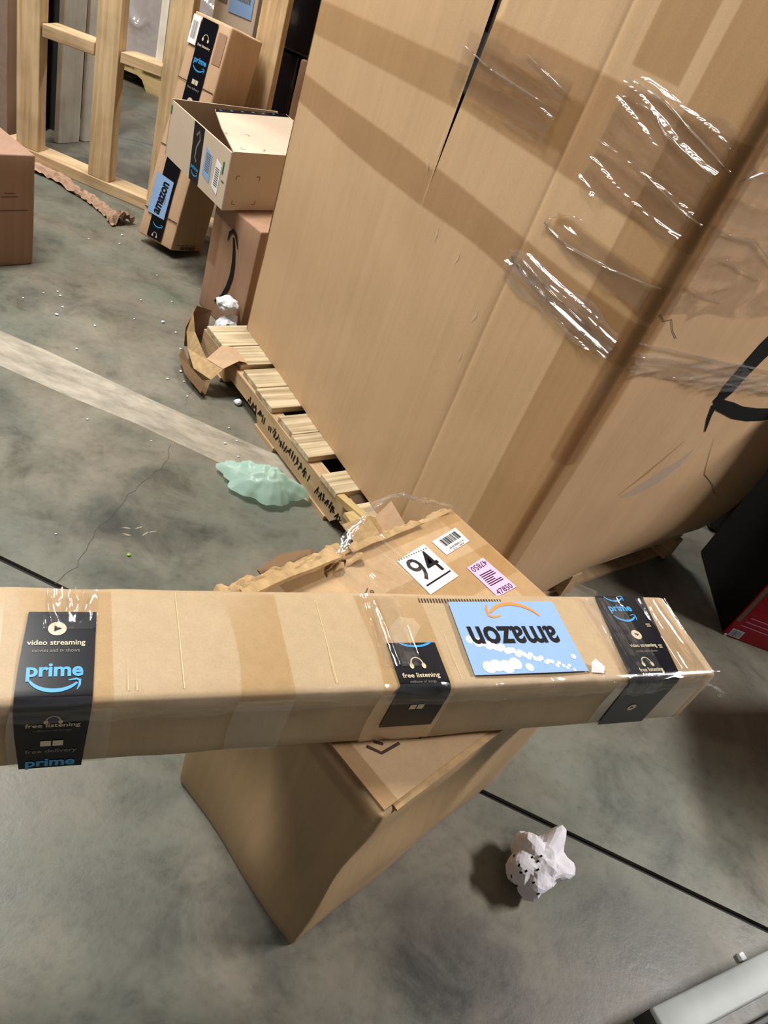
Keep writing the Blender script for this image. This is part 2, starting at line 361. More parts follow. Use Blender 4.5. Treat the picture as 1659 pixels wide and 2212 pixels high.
part('worn_stripe', slab(FF, [(-2.4, 1.462), (-1.2, 1.466), (-0.855, 1.455), (-0.665, 1.461), (-0.4, 1.446), (0.6, 1.44), (0.6, 1.575), (-0.45, 1.575), (-0.69, 1.582), (-0.82, 1.589), (-1.0, 1.60), (-2.4, 1.60)], 0.0001, 0.0004), 'stripe', floor)
def crackpts(pts, seed):
    out = []
    for i in range(len(pts) - 1):
        for k in range(4):
            t = k / 4; x = pts[i][0] * (1 - t) + pts[i + 1][0] * t; y = pts[i][1] * (1 - t) + pts[i + 1][1] * t
            out.append((x + 0.008 * noise.noise(V((x * 40, y * 40, seed))), y + 0.004 * noise.noise(V((x * 40, y * 40, seed + 5)))))
    return out + [pts[-1]]
for sd, pts, wd in ((1, [(-0.56, 1.438), (-0.538, 1.392), (-0.531, 1.339), (-0.54, 1.283), (-0.544, 1.215), (-0.541, 1.12), (-0.542, 1.074), (-0.533, 1.031), (-0.521, 0.963), (-0.527, 0.905)], 0.0022),
                    (2, [(-0.629, 1.733), (-0.617, 1.656), (-0.606, 1.62)], 0.0016), (3, [(-1.9, 3.3), (-1.6, 3.5), (-1.3, 3.9)], 0.004)):
    part('crack', flat(FF, ribbon(crackpts(pts, sd), wd * 0.6), 0.0004), 'crackm', floor)
wb = struct(part('wall_back', axb(-6, 6, 8.0, 8.2, 0, 4.8), 'wallm'))

# ------------------------------------------------------------------ pallet under the tall carton
ang = math.radians(-41); pu = V((math.cos(ang), math.sin(ang), 0)); pq = V((-math.sin(ang), math.cos(ang), 0)); P0 = V((-0.69, 1.885, 0)); Zup = V((0, 0, 1))
pallet = thing('shipping_pallet', 'weathered wooden pallet under the tall brown carton', 'pallet', P0)
for i, (a, b, q0) in enumerate(((0.0, 0.108, 0.006), (0.113, 0.207, 0.016), (0.230, 0.316, 0.012), (0.319, 0.412, 0.006), (0.445, 0.523, 0.008), (0.526, 0.618, 0.002), (0.681, 0.756, 0.0), (0.80, 0.875, 0.005), (0.93, 1.02, 0.004), (1.06, 1.15, 0.004))):
    part('deck_board', rbox((b - a, 0.98, 0.017), 0.002, (2, 8, 1), lambda q, a=a, q0=q0: P0 + pu * (a + q.x) + pq * (q0 + q.y) + Zup * (0.083 + q.z), 0.001, 9, i), 'pal', pallet)
# notched stringers
def stringer(q0, q1):
    prof = [(-0.01, 0.013), (0.16, 0.013), (0.18, 0.040), (0.35, 0.040), (0.37, 0.013), (0.76, 0.013), (0.78, 0.040), (0.95, 0.040), (0.97, 0.013), (1.16, 0.013)]
    n = len(prof); vs, fs = [], []
    for q in (q0, q1):
        for a, z in prof: vs.append(P0 + pu * a + pq * q + Zup * z)
        for a, z in prof: vs.append(P0 + pu * a + pq * q + Zup * 0.083)
    m = 2 * n
    for i in range(n - 1):
        fs += [(i, i + 1, n + i + 1, n + i), (m + i + 1, m + i, m + n + i, m + n + i + 1), (i + 1, i, m + i, m + i + 1), (n + i, n + i + 1, m + n + i + 1, m + n + i)]
    fs += [(0, n, m + n, m), (n - 1, m + n - 1, m + 2 * n - 1, 2 * n - 1)]
    return vs, fs
for q in (0.004, 0.47, 0.94): st = part('stringer', stringer(q, q + 0.038), 'pals', pallet)
for a, b in ((0.0, 0.14), (0.36, 0.47), (0.62, 0.74), (1.0, 1.14)):
    part('bottom_board', obox(P0, pu, pq, Zup, a, b, 0.0, 0.98, 0.0, 0.013), 'pals', pallet)
FS = Fr(P0 + pq * 0.004 + Zup * 0.05, pu, Zup)
scr = []; rnd = random.Random(4)
for i in range(52):
    a = 0.30 + 0.5 * i / 52
    if 0.40 < a < 0.42 or 0.64 < a < 0.67: continue
    y = rnd.uniform(-0.006, 0.006); hh = rnd.uniform(0.012, 0.024)
    scr += ribbon([(a, y - hh / 2), (a + rnd.uniform(-0.006, 0.010), y + hh / 2)], rnd.uniform(0.003, 0.007))
    if rnd.random() < 0.5: scr += ribbon([(a - 0.004, y + rnd.uniform(-0.006, 0.006)), (a + 0.008, y + rnd.uniform(-0.006, 0.006))], 0.002)
part('stamped_marks', flat(FS, scr, 0.0006), 'ink', pallet, label='row of dark smudged stamped marks')['kind'] = 'stuff'
# broken board end near the damaged carton
part('broken_board', join(obox(P0, pu, pq, Zup, 0.83, 0.95, -0.03, 0.025, 0.1015, 0.112), obox(P0, pu * 0.97 + pq * 0.24, pq, Zup, 0.80, 0.90, -0.21, -0.19, 0.1005, 0.117)), 'palx', pallet)

# ------------------------------------------------------------------ tall carton
E0 = V((0.246, 1.113, 0)); A0 = V((-0.594, 1.966, 0)); E2 = V((0.907, 1.896, 0))
uL = (A0 - E0).normalized(); LL = (A0 - E0).length; uR = (E2 - E0).normalized(); LR = (E2 - E0).length
nL = V((0, 0, 1)).cross(uL) * 1.0
nL = V((-abs(uL.y), -abs(uL.x), 0)).normalized(); nR = V((uR.y, -uR.x, 0))
TOP = 1.56; RC = 0.018
tallc = thing('pallet_carton', 'very tall brown carton bound with brown tape on the wooden pallet', 'carton', (0.2, 1.8, 0.1))
def tsurf(t, z, h=0.0):
    """t<0 along the left face, t>0 along the right face, rounded at the corner t=0"""
    if t <= -RC: p = E0 + uL * (-t); n = nL
    elif t >= RC: p = E0 + uR * t; n = nR
    else:
        k = (t + RC) / (2 * RC); a = E0 + uL * RC; b = E0 + uR * RC; q = a.lerp(E0, 0.55).lerp(b.lerp(E0, 0.55), k); p = a.lerp(q, k).lerp(q.lerp(b, k), k); n = nL.lerp(nR, k).normalized()
    off = 0.003 * noise.noise(V((t * 3, z * 2.2, 1.7))) + 0.0012 * noise.noise(V((t * 11, z * 7, 4)))
    if t > 0.05:
        s = min(1.0, (t - 0.05) / 0.4); k = max(0.0, (0.30 - z) / 0.2)
        off -= 0.045 * s * k * k
        off += 0.010 * math.exp(-((t - 0.62) / 0.18) ** 2 - ((z - 0.42) / 0.12) ** 2)
    for gs, gd in ((0.295, 0.0022), ):
        d = abs(-t - gs)
        if d < 0.008: off -= gd * (1 - d / 0.008)
    return p + n * (off + h) + V((0, 0, z))
ts = lsp(-0.593, -0.305, 14) + [-0.300, -0.2975, -0.295, -0.2925, -0.290, -0.285] + lsp(-0.27, -RC, 12) + [-RC * 0.6, -RC * 0.2, RC * 0.2, RC * 0.6] + lsp(RC, LR, 40)
def zb(t): return 0.101 + (0.034 * math.sin(math.pi * min(1, max(0, (t - 0.3) / 0.72))) if t > 0.3 else 0)
zs = lsp(0, 1, 56)
def panel(tsx, s0=0.0, gap=None):
    def fn(a, b):
        z0 = zb(a); z = z0 + (TOP - z0) * b * (0.6 + 0.4 * b); return tsurf(a, z, s0)
    f = gridm(fn, tsx, zs)
    bk = ([v for v in f[0]], [])
    return f
wp = panel(ts)
# slanted free edge of the overlap: pull the edge column back towards the corner near the top
vs = wp[0]; n = len(ts)
for j in range(len(zs)):
    z = vs[j * n].z; pull = -0.001 + 0.024 * max(0, min(1, (z - 0.74) / 0.36)); vs[j * n] = vs[j * n] - uL * pull
part('wrap_panel', wp, 'tall', tallc, True)
ts2 = lsp(-LL, -0.5945, 26)
def surfA(t, z, h=0.0): return E0 + uL * (-t) + nL * (0.0035 * noise.noise(V((t * 3, z * 2.5, 7))) + 0.0012 * noise.noise(V((t * 11, z * 7, 4))) - 0.002 + h) + V((0, 0, z))
part('side_panel', gridm(lambda a, b: surfA(a, 0.101 + (TOP - 0.101) * b), ts2, zs), 'tall', tallc, True)
# far sides and closed top
A1 = A0 + (E2 - E0) * 0.98
part('back_panel', ([A0 + Zup * 0.101, A1 + Zup * 0.101, A1 + Zup * TOP, A0 + Zup * TOP], [(0, 1, 2, 3)]), 'tall', tallc)
part('back_panel', ([A1 + Zup * 0.101, E2 - nR * 0.05 - uR * 0.01 + Zup * 0.103, E2 - nR * 0.012 - uR * 0.004 + Zup * 0.22, E2 - uR * 0.002 + Zup * 0.34, E2 + Zup * TOP, A1 + Zup * TOP], [(0, 1, 2, 3, 4, 5)]), 'tall', tallc)
part('top_flap', ([E0 + Zup * TOP, E2 + Zup * TOP, A1 + Zup * TOP, A0 + Zup * TOP], [(0, 1, 2, 3)]), 'tall', tallc)
part('bottom_flap', ([E0 + uL * 0.02 + uR * 0.06 + Zup * 0.1012, E2 - uR * 0.10 + uL * 0.09 + Zup * 0.1012, A1 + Zup * 0.1012, A0 + Zup * 0.1012], [(0, 3, 2, 1)]), 'inside', tallc)
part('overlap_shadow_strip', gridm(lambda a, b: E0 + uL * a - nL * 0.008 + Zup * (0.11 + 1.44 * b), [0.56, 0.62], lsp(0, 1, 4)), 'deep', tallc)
def strip(t0, t1, zl, zh, h, surf, nu=40, nz=3):
    return gridm(lambda a, b: surf(a, zl(a) + (zh(a) - zl(a)) * b, h), lsp(t0, t1, nu), lsp(0, 1, nz))
K = lambda c: (lambda a: c)
part('tape_band', strip(-LL, -0.60, lambda a: 0.736 + 0.004 * math.sin(a * 9), lambda a: 0.806 + 0.004 * math.sin(a * 7), 0.0018, surfA), 'tapeb', tallc, True)
part('tape_band', strip(-0.598, 0.02, lambda a: 0.745 + 0.006 * math.sin(a * 12), lambda a: 0.815 + 0.003 * math.sin(a * 9), 0.0018, tsurf), 'tapeb', tallc, True)
part('tape_band', strip(-LL, -0.60, lambda a: 0.888 + 0.035 * (a + LL) / 0.6, lambda a: 0.957 + 0.036 * (a + LL) / 0.6, 0.0018, surfA), 'tapec', tallc, True)
part('tape_band', strip(-0.585, 0.015, K(0.930), K(1.075), 0.0018, tsurf), 'tapeb', tallc, True)
part('tape_band', strip(-0.60, -0.30, K(0.955), K(1.03), 0.0026, tsurf, 20), 'tapec', tallc, True)
part('tape_band', strip(-0.25, 0.02, lambda a: 0.845 - 0.09 * (a + 0.25), lambda a: 0.88 + 0.0 * a, 0.0022, tsurf, 20), 'tapeb', tallc, True)
part('corner_tape', strip(-0.122, 0.055, K(0.13), K(TOP), 0.0012, tsurf, 26, 30), 'tapec', tallc, True)
part('corner_tape', strip(-0.030, 0.040, K(0.55), K(TOP), 0.0022, tsurf, 20, 30), 'tapeb', tallc, True)
part('corner_tape', strip(-0.245, -0.15, K(1.1), K(TOP), 0.0012, tsurf, 8, 10), 'tapec', tallc, True)
# stretch film
part('film_wrap', film(tsurf, -0.64, -0.34, 0.95, 1.05, 70, 36, 4.5, 40, 0.006, 1.3, 0.003, ragged=0.012), 'film', tallc, True)
part('film_wrap', film(tsurf, -0.24, -0.02, 0.93, 1.09, 70, 44, 5, 36, 0.007, 2.1, 0.003, ragged=0.015), 'film', tallc, True)
part('film_wrap', film(tsurf, -0.27, -0.02, 0.828, 0.88, 60, 22, 4, 50, 0.007, 4.6, 0.003, ragged=0.02), 'film', tallc, True)
part('film_wrap', film(tsurf, -0.31, -0.025, 0.735, 0.795, 70, 26, 3.5, 70, 0.008, 6.2, 0.003, ragged=0.016), 'filmh', tallc, True)
part('film_wrap', film(tsurf, 0.025, 0.45, 0.84, 1.10, 90, 70, 9, 26, 0.009, 8.4, 0.003, slant=0.0, ragged=0.006), 'film', tallc, True)
part('film_wrap', film(tsurf, 0.02, 0.80, 0.735, 0.785, 120, 30, 4.5, 60, 0.010, 3.7, 0.004, slant=-0.115, ragged=0.016), 'filmh', tallc, True)
# twisted ropes of film on the bands
def rope(pts, r, seed, surf=tsurf):
    out = []
    for i in range(len(pts) - 1):
        for k in range(5):
            f = k / 5; t = pts[i][0] * (1 - f) + pts[i + 1][0] * f; z = pts[i][1] * (1 - f) + pts[i + 1][1] * f
            out.append(surf(t, z, 0.004 + 0.002 * noise.noise(V((t * 30, z * 30, seed)))))
    out.append(surf(pts[-1][0], pts[-1][1], 0.003))
    n = len(out); return tube(out, [r * (0.35 + 0.65 * math.sin(math.pi * (0.08 + 0.84 * i / (n - 1)))) * (0.8 + 0.4 * noise.noise(V((i * 0.7, seed, 0)))) for i in range(n)], 5)
for i, (pts, r) in enumerate((([(-0.631, 1.018), (-0.56, 1.008), (-0.511, 1.005), (-0.376, 1.001)], 0.0022), ([(-0.46, 1.05), (-0.331, 1.028)], 0.002),
                  ([(-0.235, 1.083), (-0.155, 1.077), (-0.004, 1.04)], 0.0022), ([(-0.24, 1.06), (-0.17, 1.062), (-0.129, 1.044), (-0.03, 1.028)], 0.0024), ([(-0.16, 0.995), (-0.05, 0.975), (0.0, 0.97)], 0.002),
                  ([(-0.262, 0.868), (-0.265, 0.853), (-0.20, 0.845), (-0.10, 0.856), (-0.005, 0.874)], 0.0028), ([(-0.262, 0.862), (-0.225, 0.885), (-0.19, 0.89)], 0.0016),
                  ([(-0.305, 0.775), (-0.25, 0.766), (-0.196, 0.759), (-0.10, 0.754), (-0.035, 0.752)], 0.0046), ([(-0.29, 0.785), (-0.2, 0.772), (-0.08, 0.764)], 0.0030),
                  ([(0.01, 0.79), (0.121, 0.774), (0.3, 0.745), (0.555, 0.707), (0.72, 0.68)], 0.003), ([(0.02, 0.768), (0.2, 0.744), (0.4, 0.708), (0.62, 0.668)], 0.0026), ([(0.16, 0.72), (0.33, 0.70), (0.5, 0.672), (0.66, 0.645)], 0.0024),
                  ([(0.03, 1.038), (0.06, 1.05), (0.12, 1.056)], 0.0024), ([(0.06, 0.965), (0.16, 0.96), (0.30, 0.915)], 0.0022), ([(0.10, 0.93), (0.161, 0.918), (0.26, 0.90)], 0.002), ([(0.05, 0.885), (0.1, 0.872), (0.184, 0.86)], 0.002))):
    part('film_rope', rope(pts, r, i * 1.7), 'filmh', tallc, True)
# print on the right side: a broad curved arrow, partly seen
FRt = Fr(E0, uR, Zup)
def on_right(polys, h): 
    vs, fs = [], []
    for pl in polys:
        k = len(vs); vs += [tsurf(x, y, h) for x, y in pl]; fs.append(tuple(range(k, k + len(pl))))
    return vs, fs
prn = ribbon([(0.64, 1.0), (0.60, 0.93), (0.545, 0.86), (0.50, 0.805), (0.465, 0.755), (0.445, 0.71), (0.432, 0.67), (0.425, 0.645)], [0.085, 0.085, 0.085, 0.08, 0.075, 0.065, 0.06, 0.03])
prn += ribbon([(0.405, 0.652), (0.45, 0.632), (0.50, 0.619), (0.555, 0.603), (0.64, 0.588), (0.72, 0.58), (0.82, 0.578), (0.92, 0.583)], [0.012, 0.026, 0.030, 0.032, 0.034, 0.034, 0.032, 0.028])
prn += ribbon([(0.420, 0.640), (0.435, 0.605), (0.462, 0.565)], [0.022, 0.013, 0.003])
part('printed_arrow', on_right(prn, 0.0012), 'ink', tallc, label='black curved arrow print')
part('surface_tear', on_right(ribbon([(0.527, 0.54), (0.55, 0.50), (0.577, 0.461), (0.602, 0.43), (0.66, 0.40), (0.708, 0.374), (0.75, 0.345), (0.824, 0.305)], [0.0005, 0.0012, 0.0016, 0.002, 0.0016, 0.002, 0.0014, 0.0005]), 0.0010), 'crackm', tallc)
part('surface_tear', on_right(ribbon([(0.024, 0.837), (0.045, 0.826), (0.064, 0.829), (0.085, 0.81), (0.112, 0.795)], 0.0014), 0.0010), 'crackm', tallc)
part('glue_smear', on_right(ribbon([(0.29, 0.42), (0.34, 0.43), (0.40, 0.455), (0.445, 0.485), (0.47, 0.52)], [0.004, 0.03, 0.045, 0.03, 0.004]), 0.0008), 'smear', tallc)
part('dent_crease', on_right(ribbon([(0.27, 0.425), (0.33, 0.475), (0.40, 0.55)], [0.002, 0.010, 0.002]) , 0.0007), 'tapeb', tallc)
for pts in ([(-0.521, 0.73), (-0.518, 0.70)], [(-0.435, 0.72), (-0.437, 0.695)], [(-0.329, 0.66), (-0.333, 0.63)], [(-0.63, 0.82), (-0.612, 0.80)], [(-0.325, 0.57), (-0.326, 0.55)], [(-0.60, 0.88), (-0.603, 0.83)]):
    part('scuff', on_right(ribbon([pts[0], ((pts[0][0] + pts[1][0]) / 2 + 0.003, (pts[0][1] + pts[1][1]) / 2), pts[1]], [0.0008, 0.005, 0.0008]), 0.0011), 'smear', tallc)

# ------------------------------------------------------------------ carton marked 94
zt = 0.41
Tf = V((0.1325, 0.4684, 0)); d57 = math.radians(57.5); U94 = V((math.cos(d57), math.sin(d57), 0)); V94 = V((-math.sin(d57), math.cos(d57), 0))
dm = thing('damaged_carton', 'battered brown carton with torn rim and stuck-on number slip standing on the floor', 'carton', (0.13, 0.78, 0))
Bc = [V((0.123, 0.474, 0.001)), V((0.392, 0.885, 0.001)), V((0.10, 1.075, 0.001)), V((-0.136, 0.640, 0.001))]
Tc = [Tf + Zup * 0.403, Tf + U94 * 0.493 + Zup * 0.403, Tf + U94 * 0.490 + V94 * 0.348 + Zup * 0.403, Tf + V94 * 0.350 + Zup * 0.403]
def warp94(q):
    x, y, z = q.x / 0.5, q.y / 0.36, q.z / 0.4
    b = Bc[0] * (1 - x) * (1 - y) + Bc[1] * x * (1 - y) + Bc[2] * x * y + Bc[3] * (1 - x) * y
    t = Tc[0] * (1 - x) * (1 - y) + Tc[1] * x * (1 - y) + Tc[2] * x * y + Tc[3] * (1 - x) * y
    p = b.lerp(t, z)
    # buckled sides
    if y < 0.02: p = p - V94 * (-0.014 * math.exp(-((x - 0.35) / 0.28) ** 2 - ((z - 0.62) / 0.16) ** 2) + 0.012 * math.exp(-((x - 0.45) / 0.3) ** 2 - ((z - 0.33) / 0.14) ** 2))
    if x < 0.02: p = p - U94 * (0.016 * math.exp(-((y - 0.25) / 0.2) ** 2 - ((z - 0.32) / 0.22) ** 2) - 0.010 * math.exp(-((y - 0.6) / 0.25) ** 2 - ((z - 0.55) / 0.25) ** 2))
    return p
part('body', rbox((0.5, 0.36, 0.4), 0.006, (16, 12, 14), warp94, 0.006, 7, 2.2), 'dmg', dm, True)
FT = Fr(Tf + Zup * zt, U94, V94)
lidpts = [(0.004, 0.004), (0.494, 0.002), (0.492, 0.346), (0.444, 0.349), (0.40, 0.342), (0.344, 0.344), (0.30, 0.340), (0.251, 0.342), (0.203, 0.332), (0.15, 0.336), (0.08, 0.34), (0.004, 0.346)]
part('lid_panel', slab(FT, lidpts, -0.004, 0.0), 'dmg', dm)
part('lid_panel', slab(FT, [(0.02, -0.004), (0.30, -0.006), (0.47, 0.0), (0.47, 0.012), (0.02, 0.012)], -0.0085, -0.0045), 'raw', dm)
part('edge_tape', join(flat(FT, [rect(0.002, 0.0, 0.026, 0.34)], 0.0006), flat(Fr(Tf + Zup * zt - U94 * 0.0035, -V94, Zup), [rect(-0.34, -0.035, 0.0, 0.0)], 0.0025)), 'tapeb', dm)
part('edge_tape', flat(FT, [rect(0.45, 0.01, 0.492, 0.34), rect(0.10, 0.315, 0.49, 0.338)], 0.0006), 'tapec', dm)
part('lid_tape', flat(FT, [rect(0.13, 0.18, 0.49, 0.25)], 0.0005), 'tapec', dm)
# torn corrugated rim
def torn(u0, u1, v0, z, wid, th, seed, tilt=0.0, n=34):
    vs, fs = [], []
    for i in range(n + 1):
        u = u0 + (u1 - u0) * i / n
        e = 0.5 + 0.5 * noise.noise(V((u * 38, seed, 0))); e2 = noise.noise(V((u * 90, seed, 9)))
        zz = z + 0.006 * noise.noise(V((u * 22, seed, 4))) + tilt * i / n
        wd = wid * (0.45 + 0.8 * e) + 0.003 * e2
        for a, b in ((0, 0), (wd, 0.004 * e2 + wid * 0.15 * (e - 0.5)), (wd, th + 0.004 * e2 + wid * 0.15 * (e - 0.5)), (0, th)):
            vs.append(FT.p(u, v0 + a, zz - zt + b))
    for i in range(n):
        for k in range(4): fs.append((i * 4 + k, i * 4 + (k + 1) % 4, i * 4 + 4 + (k + 1) % 4, i * 4 + 4 + k))
    fs += [(3, 2, 1, 0), (n * 4, n * 4 + 1, n * 4 + 2, n * 4 + 3)]
    return vs, fs
for a in ((0.0, 0.21, 0.330, 0.414, 0.030, 0.004, 1.1), (0.0, 0.18, 0.325, 0.422, 0.024, 0.003, 2.7), (0.03, 0.20, 0.322, 0.430, 0.016, 0.003, 5.5), (0.0, 0.24, 0.342, 0.402, 0.026, 0.004, 8.2),
          (0.20, 0.48, 0.338, 0.410, 0.012, 0.0025, 3.3), (0.24, 0.40, 0.334, 0.415, 0.012, 0.002, 6.4), (0.30, 0.49, 0.343, 0.402, 0.010, 0.003, 9.4)):
    part('torn_edge', torn(*a), 'raw', dm)
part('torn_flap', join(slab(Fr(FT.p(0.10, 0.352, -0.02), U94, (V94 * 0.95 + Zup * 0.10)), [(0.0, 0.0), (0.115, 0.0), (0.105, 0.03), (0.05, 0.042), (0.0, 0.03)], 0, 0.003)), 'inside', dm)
for a, b, c in ((0.19, 0.325, 0.3), (0.215, 0.318, -0.4), (0.175, 0.312, 0.1)):
    part('paper_shred', gridm(lambda x, y, a=a, b=b, c=c: FT.p(a + x + 0.006 * math.sin(y * 90 + c), b + y * 0.6 + 0.4 * x * c, 0.002 + 0.010 * math.sin(x * 80 + c) ** 2 + 0.004 * math.sin(y * 170)), lsp(0, 0.028, 5), lsp(0, 0.022, 5)), 'raw', dm)
# slips and stickers on the lid
lb = part('number_slip', slab(FT, [(0.301, 0.214), (0.376, 0.221), (0.374, 0.300), (0.301, 0.291)], 0.0008, 0.0012), 'white', dm, label='white slip with large underlined black number')
rot94 = math.radians(-55)
part('printed_number', text(FT, '94', 0.338, 0.263, 0.058, 0.047, 0.0016, math.radians(5), 0.004), 'ink', lb)
part('underline', flat(FT, xf([rect(-0.032, -0.0015, 0.032, 0.0015)], 0.340, 0.2325, math.radians(5)), 0.0016), 'ink', lb)
part('slip_border', flat(FT, [rect(0.304 + i * 0.0058, 0.2895, 0.3068 + i * 0.0058, 0.2925) for i in range(12)], 0.0015), 'grey', lb)
bl = part('barcode_sticker', slab(FT, [(0.393, 0.264), (0.460, 0.270), (0.461, 0.305), (0.392, 0.298)], 0.0008, 0.0012), 'white', dm, label='small white barcode sticker')
part('barcode', flat(FT, xf(bars(-0.024, -0.006, 0.024, 0.010, 22, 3), 0.430, 0.287, math.radians(6)), 0.0016), 'ink', bl)
part('barcode_digits', flat(FT, xf(bars(-0.02, -0.0015, 0.02, 0.0025, 12, 5) + bars(-0.016, -0.006, 0.016, -0.003, 12, 6), 0.431, 0.274, math.radians(6)), 0.0016), 'grey', bl)
pk = part('lot_sticker', slab(FT, [(0.405, 0.158), (0.456, 0.157), (0.452, 0.231), (0.405, 0.227)], 0.0008, 0.0012), 'pink', dm, label='pink sticker with lot number')
part('lot_number', text(FT, '47850', 0.429, 0.220, 0.040, 0.011, 0.0016, math.radians(183), 0.0), 'ink', pk)
part('lot_number', text(FT, '47850', 0.430, 0.164, 0.040, 0.010, 0.0016, math.radians(0), 0.0), 'ink', pk)
part('fine_print', flat(FT, lines(0.412, 0.178, 0.448, 0.206, 7, 2), 0.0016), 'ink', pk)
for pm_ in (ribbon([(0.040, 0.075), (0.050, 0.058), (0.079, 0.056)], 0.004), ribbon([(0.052, 0.075), (0.060, 0.066)], 0.004), ribbon([(0.105, 0.052), (0.112, 0.050)], 0.002), ribbon([(0.106, 0.047), (0.113, 0.046)], 0.002)):
    part('printed_mark', flat(FT, pm_, 0.0005), 'inkb', dm)
part('scribble', text(FT, '19', 0.215, 0.262, 0.012, 0.012, 0.0006, math.radians(-60), 0.0), 'inkb', dm)
# loose film: over the lid and a strand arching off the rim
part('film_wrap', film(lambda u, z, h: FT.p(u, z, h), 0.19, 0.33, 0.235, 0.345, 50, 40, 28, 9, 0.006, 2.2, 0.003, ragged=0.0), 'film', dm, True)
sp = [V(q) for q in ((-0.050, 0.810, 0.408), (-0.038, 0.838, 0.425), (-0.034, 0.87, 0.44), (-0.025, 0.901, 0.455), (-0.01, 0.937, 0.465), (0.007, 0.964, 0.465), (0.034, 0.986, 0.455), (0.062, 1.017, 0.44), (0.101, 1.068, 0.413))]
def spl(pts, n):
    out = []
    for i in range(len(pts) - 1):
        p0, p1, p2, p3 = pts[max(i - 1, 0)], pts[i], pts[i + 1], pts[min(i + 2, len(pts) - 1)]
        for k in range(n):
            t = k / n; out.append(0.5 * ((2 * p1) + (p2 - p0) * t + (2 * p0 - 5 * p1 + 4 * p2 - p3) * t * t + (3 * p1 - p0 - 3 * p2 + p3) * t ** 3))
    return out + [pts[-1]]
sps = spl(sp, 6)
def strandmesh(pts, wd, seed):
    vs, fs = [], []; m = 7
    for i, p in enumerate(pts):
        t = (pts[min(i + 1, len(pts) - 1)] - pts[max(i - 1, 0)]).normalized(); a = t.cross(Zup).normalized(); b = a.cross(t)
        tw = 0.8 * noise.noise(V((i * 0.15, seed, 0))) + 0.6
        for k in range(m):
            q = (k / (m - 1) - 0.5) * wd * (0.8 + 0.5 * noise.noise(V((i * 0.3, seed, 5)))); 
            vs.append(p + a * q * math.cos(tw) + b * (q * math.sin(tw) + 0.005 * noise.noise(V((i * 0.5, k * 0.9, seed)))))
    for i in range(len(pts) - 1):
        for k in range(m - 1): fs.append((i * m + k, i * m + k + 1, (i + 1) * m + k + 1, (i + 1) * m + k))
    return vs, fs
part('film_strand', strandmesh(sps, 0.022, 1.0), 'filmh', dm, True)
part('film_strand', strandmesh([p + V((0.004, 0.002, 0.004)) for p in sps[3:]], 0.012, 4.0), 'filmh', dm, True)

# ------------------------------------------------------------------ long carton lying across it
yw = math.radians(30.6); LU = V((math.cos(yw), math.sin(yw), 0)); LV = V((-math.sin(yw), math.cos(yw), 0))
N0 = V((0.5124, 0.7937, 0.0)); LZ0, LZ1 = 0.4165, 0.522; LW = 0.147; LLEN = 1.26
lg = thing('long_carton', 'long narrow carton with blue and black stickers lying across the battered carton', 'carton', N0 - LU * 0.6 + LV * 0.07 + Zup * LZ0)
def warpl(q):
    e = max(0, (0.05 - q.x) / 0.05)
    return N0 - LU * q.x + LV * (q.y * (1 - 0.0 * e)) + Zup * (LZ0 + q.z) + Zup * (-0.002 * math.sin(q.x * 5))
def flip(mb): return mb[0], [f[::-1] for f in mb[1]]
part('body', flip(rbox((LLEN, LW, LZ1 - LZ0), 0.009, (50, 8, 6), warpl, 0.0022, 16, 5.1)), 'long', lg, True)
FTop = Fr(N0 + Zup * LZ1, LU, LV); FFrn = Fr(N0 + Zup * LZ1, LU, Zup)
def lsurf(prof):
    """points over the top and down the front: s<0 top (distance from the front edge), s>0 front"""
    return prof
R9 = 0.009
def lp(a, s, h=0.0015):
    dz = -0.002 * math.sin(a * 5)
    if s < -R9: p = FTop.p(-a, -s, h)
    elif s > R9: p = FFrn.p(-a, -s, h)
    else:
        k = (s + R9) / (2 * R9) * math.pi / 2; c = N0 - LU * a + LV * R9 + Zup * (LZ1 - R9)
        p = c + (Zup * math.cos(k) - LV * math.sin(k)) * (R9 + h)
    return p + Zup * dz
SS = lambda s0, s1: sorted(set([s0, s1] + [s for s in (-R9, -R9 * 0.5, 0, R9 * 0.5, R9) if s0 < s < s1] + [s0 + (s1 - s0) * i / 14 for i in range(15)]))
def wraptape(aL, aR, s0, s1, h):
    """aL(s), aR(s): distances from the right end"""
    return gridm(lambda k, s: lp(aL(s) + (aR(s) - aL(s)) * k, s, h), lsp(0, 1, 4), SS(s0, s1))
def onl(polys_sa, h):
    vs, fs = [], []
    for pl in polys_sa:
        k = len(vs); vs += [lp(-x, -y, h) for x, y in pl]; fs.append(tuple(range(k, k + len(pl))))
    return vs, fs
class LF:                                    # lettering follows top and front alike
    def p(s, x, y, h=0.0): return lp(-x, -y, h)
LFr = LF()
t1 = part('printed_tape', wraptape(lambda s: 0.866 + 0.004 * math.cos(s * 20), lambda s: 0.804 + 0.003 * s / 0.1, -0.108, 0.1045, 0.0022), 'black', lg, True, label='black tape strip with blue and cream lettering')
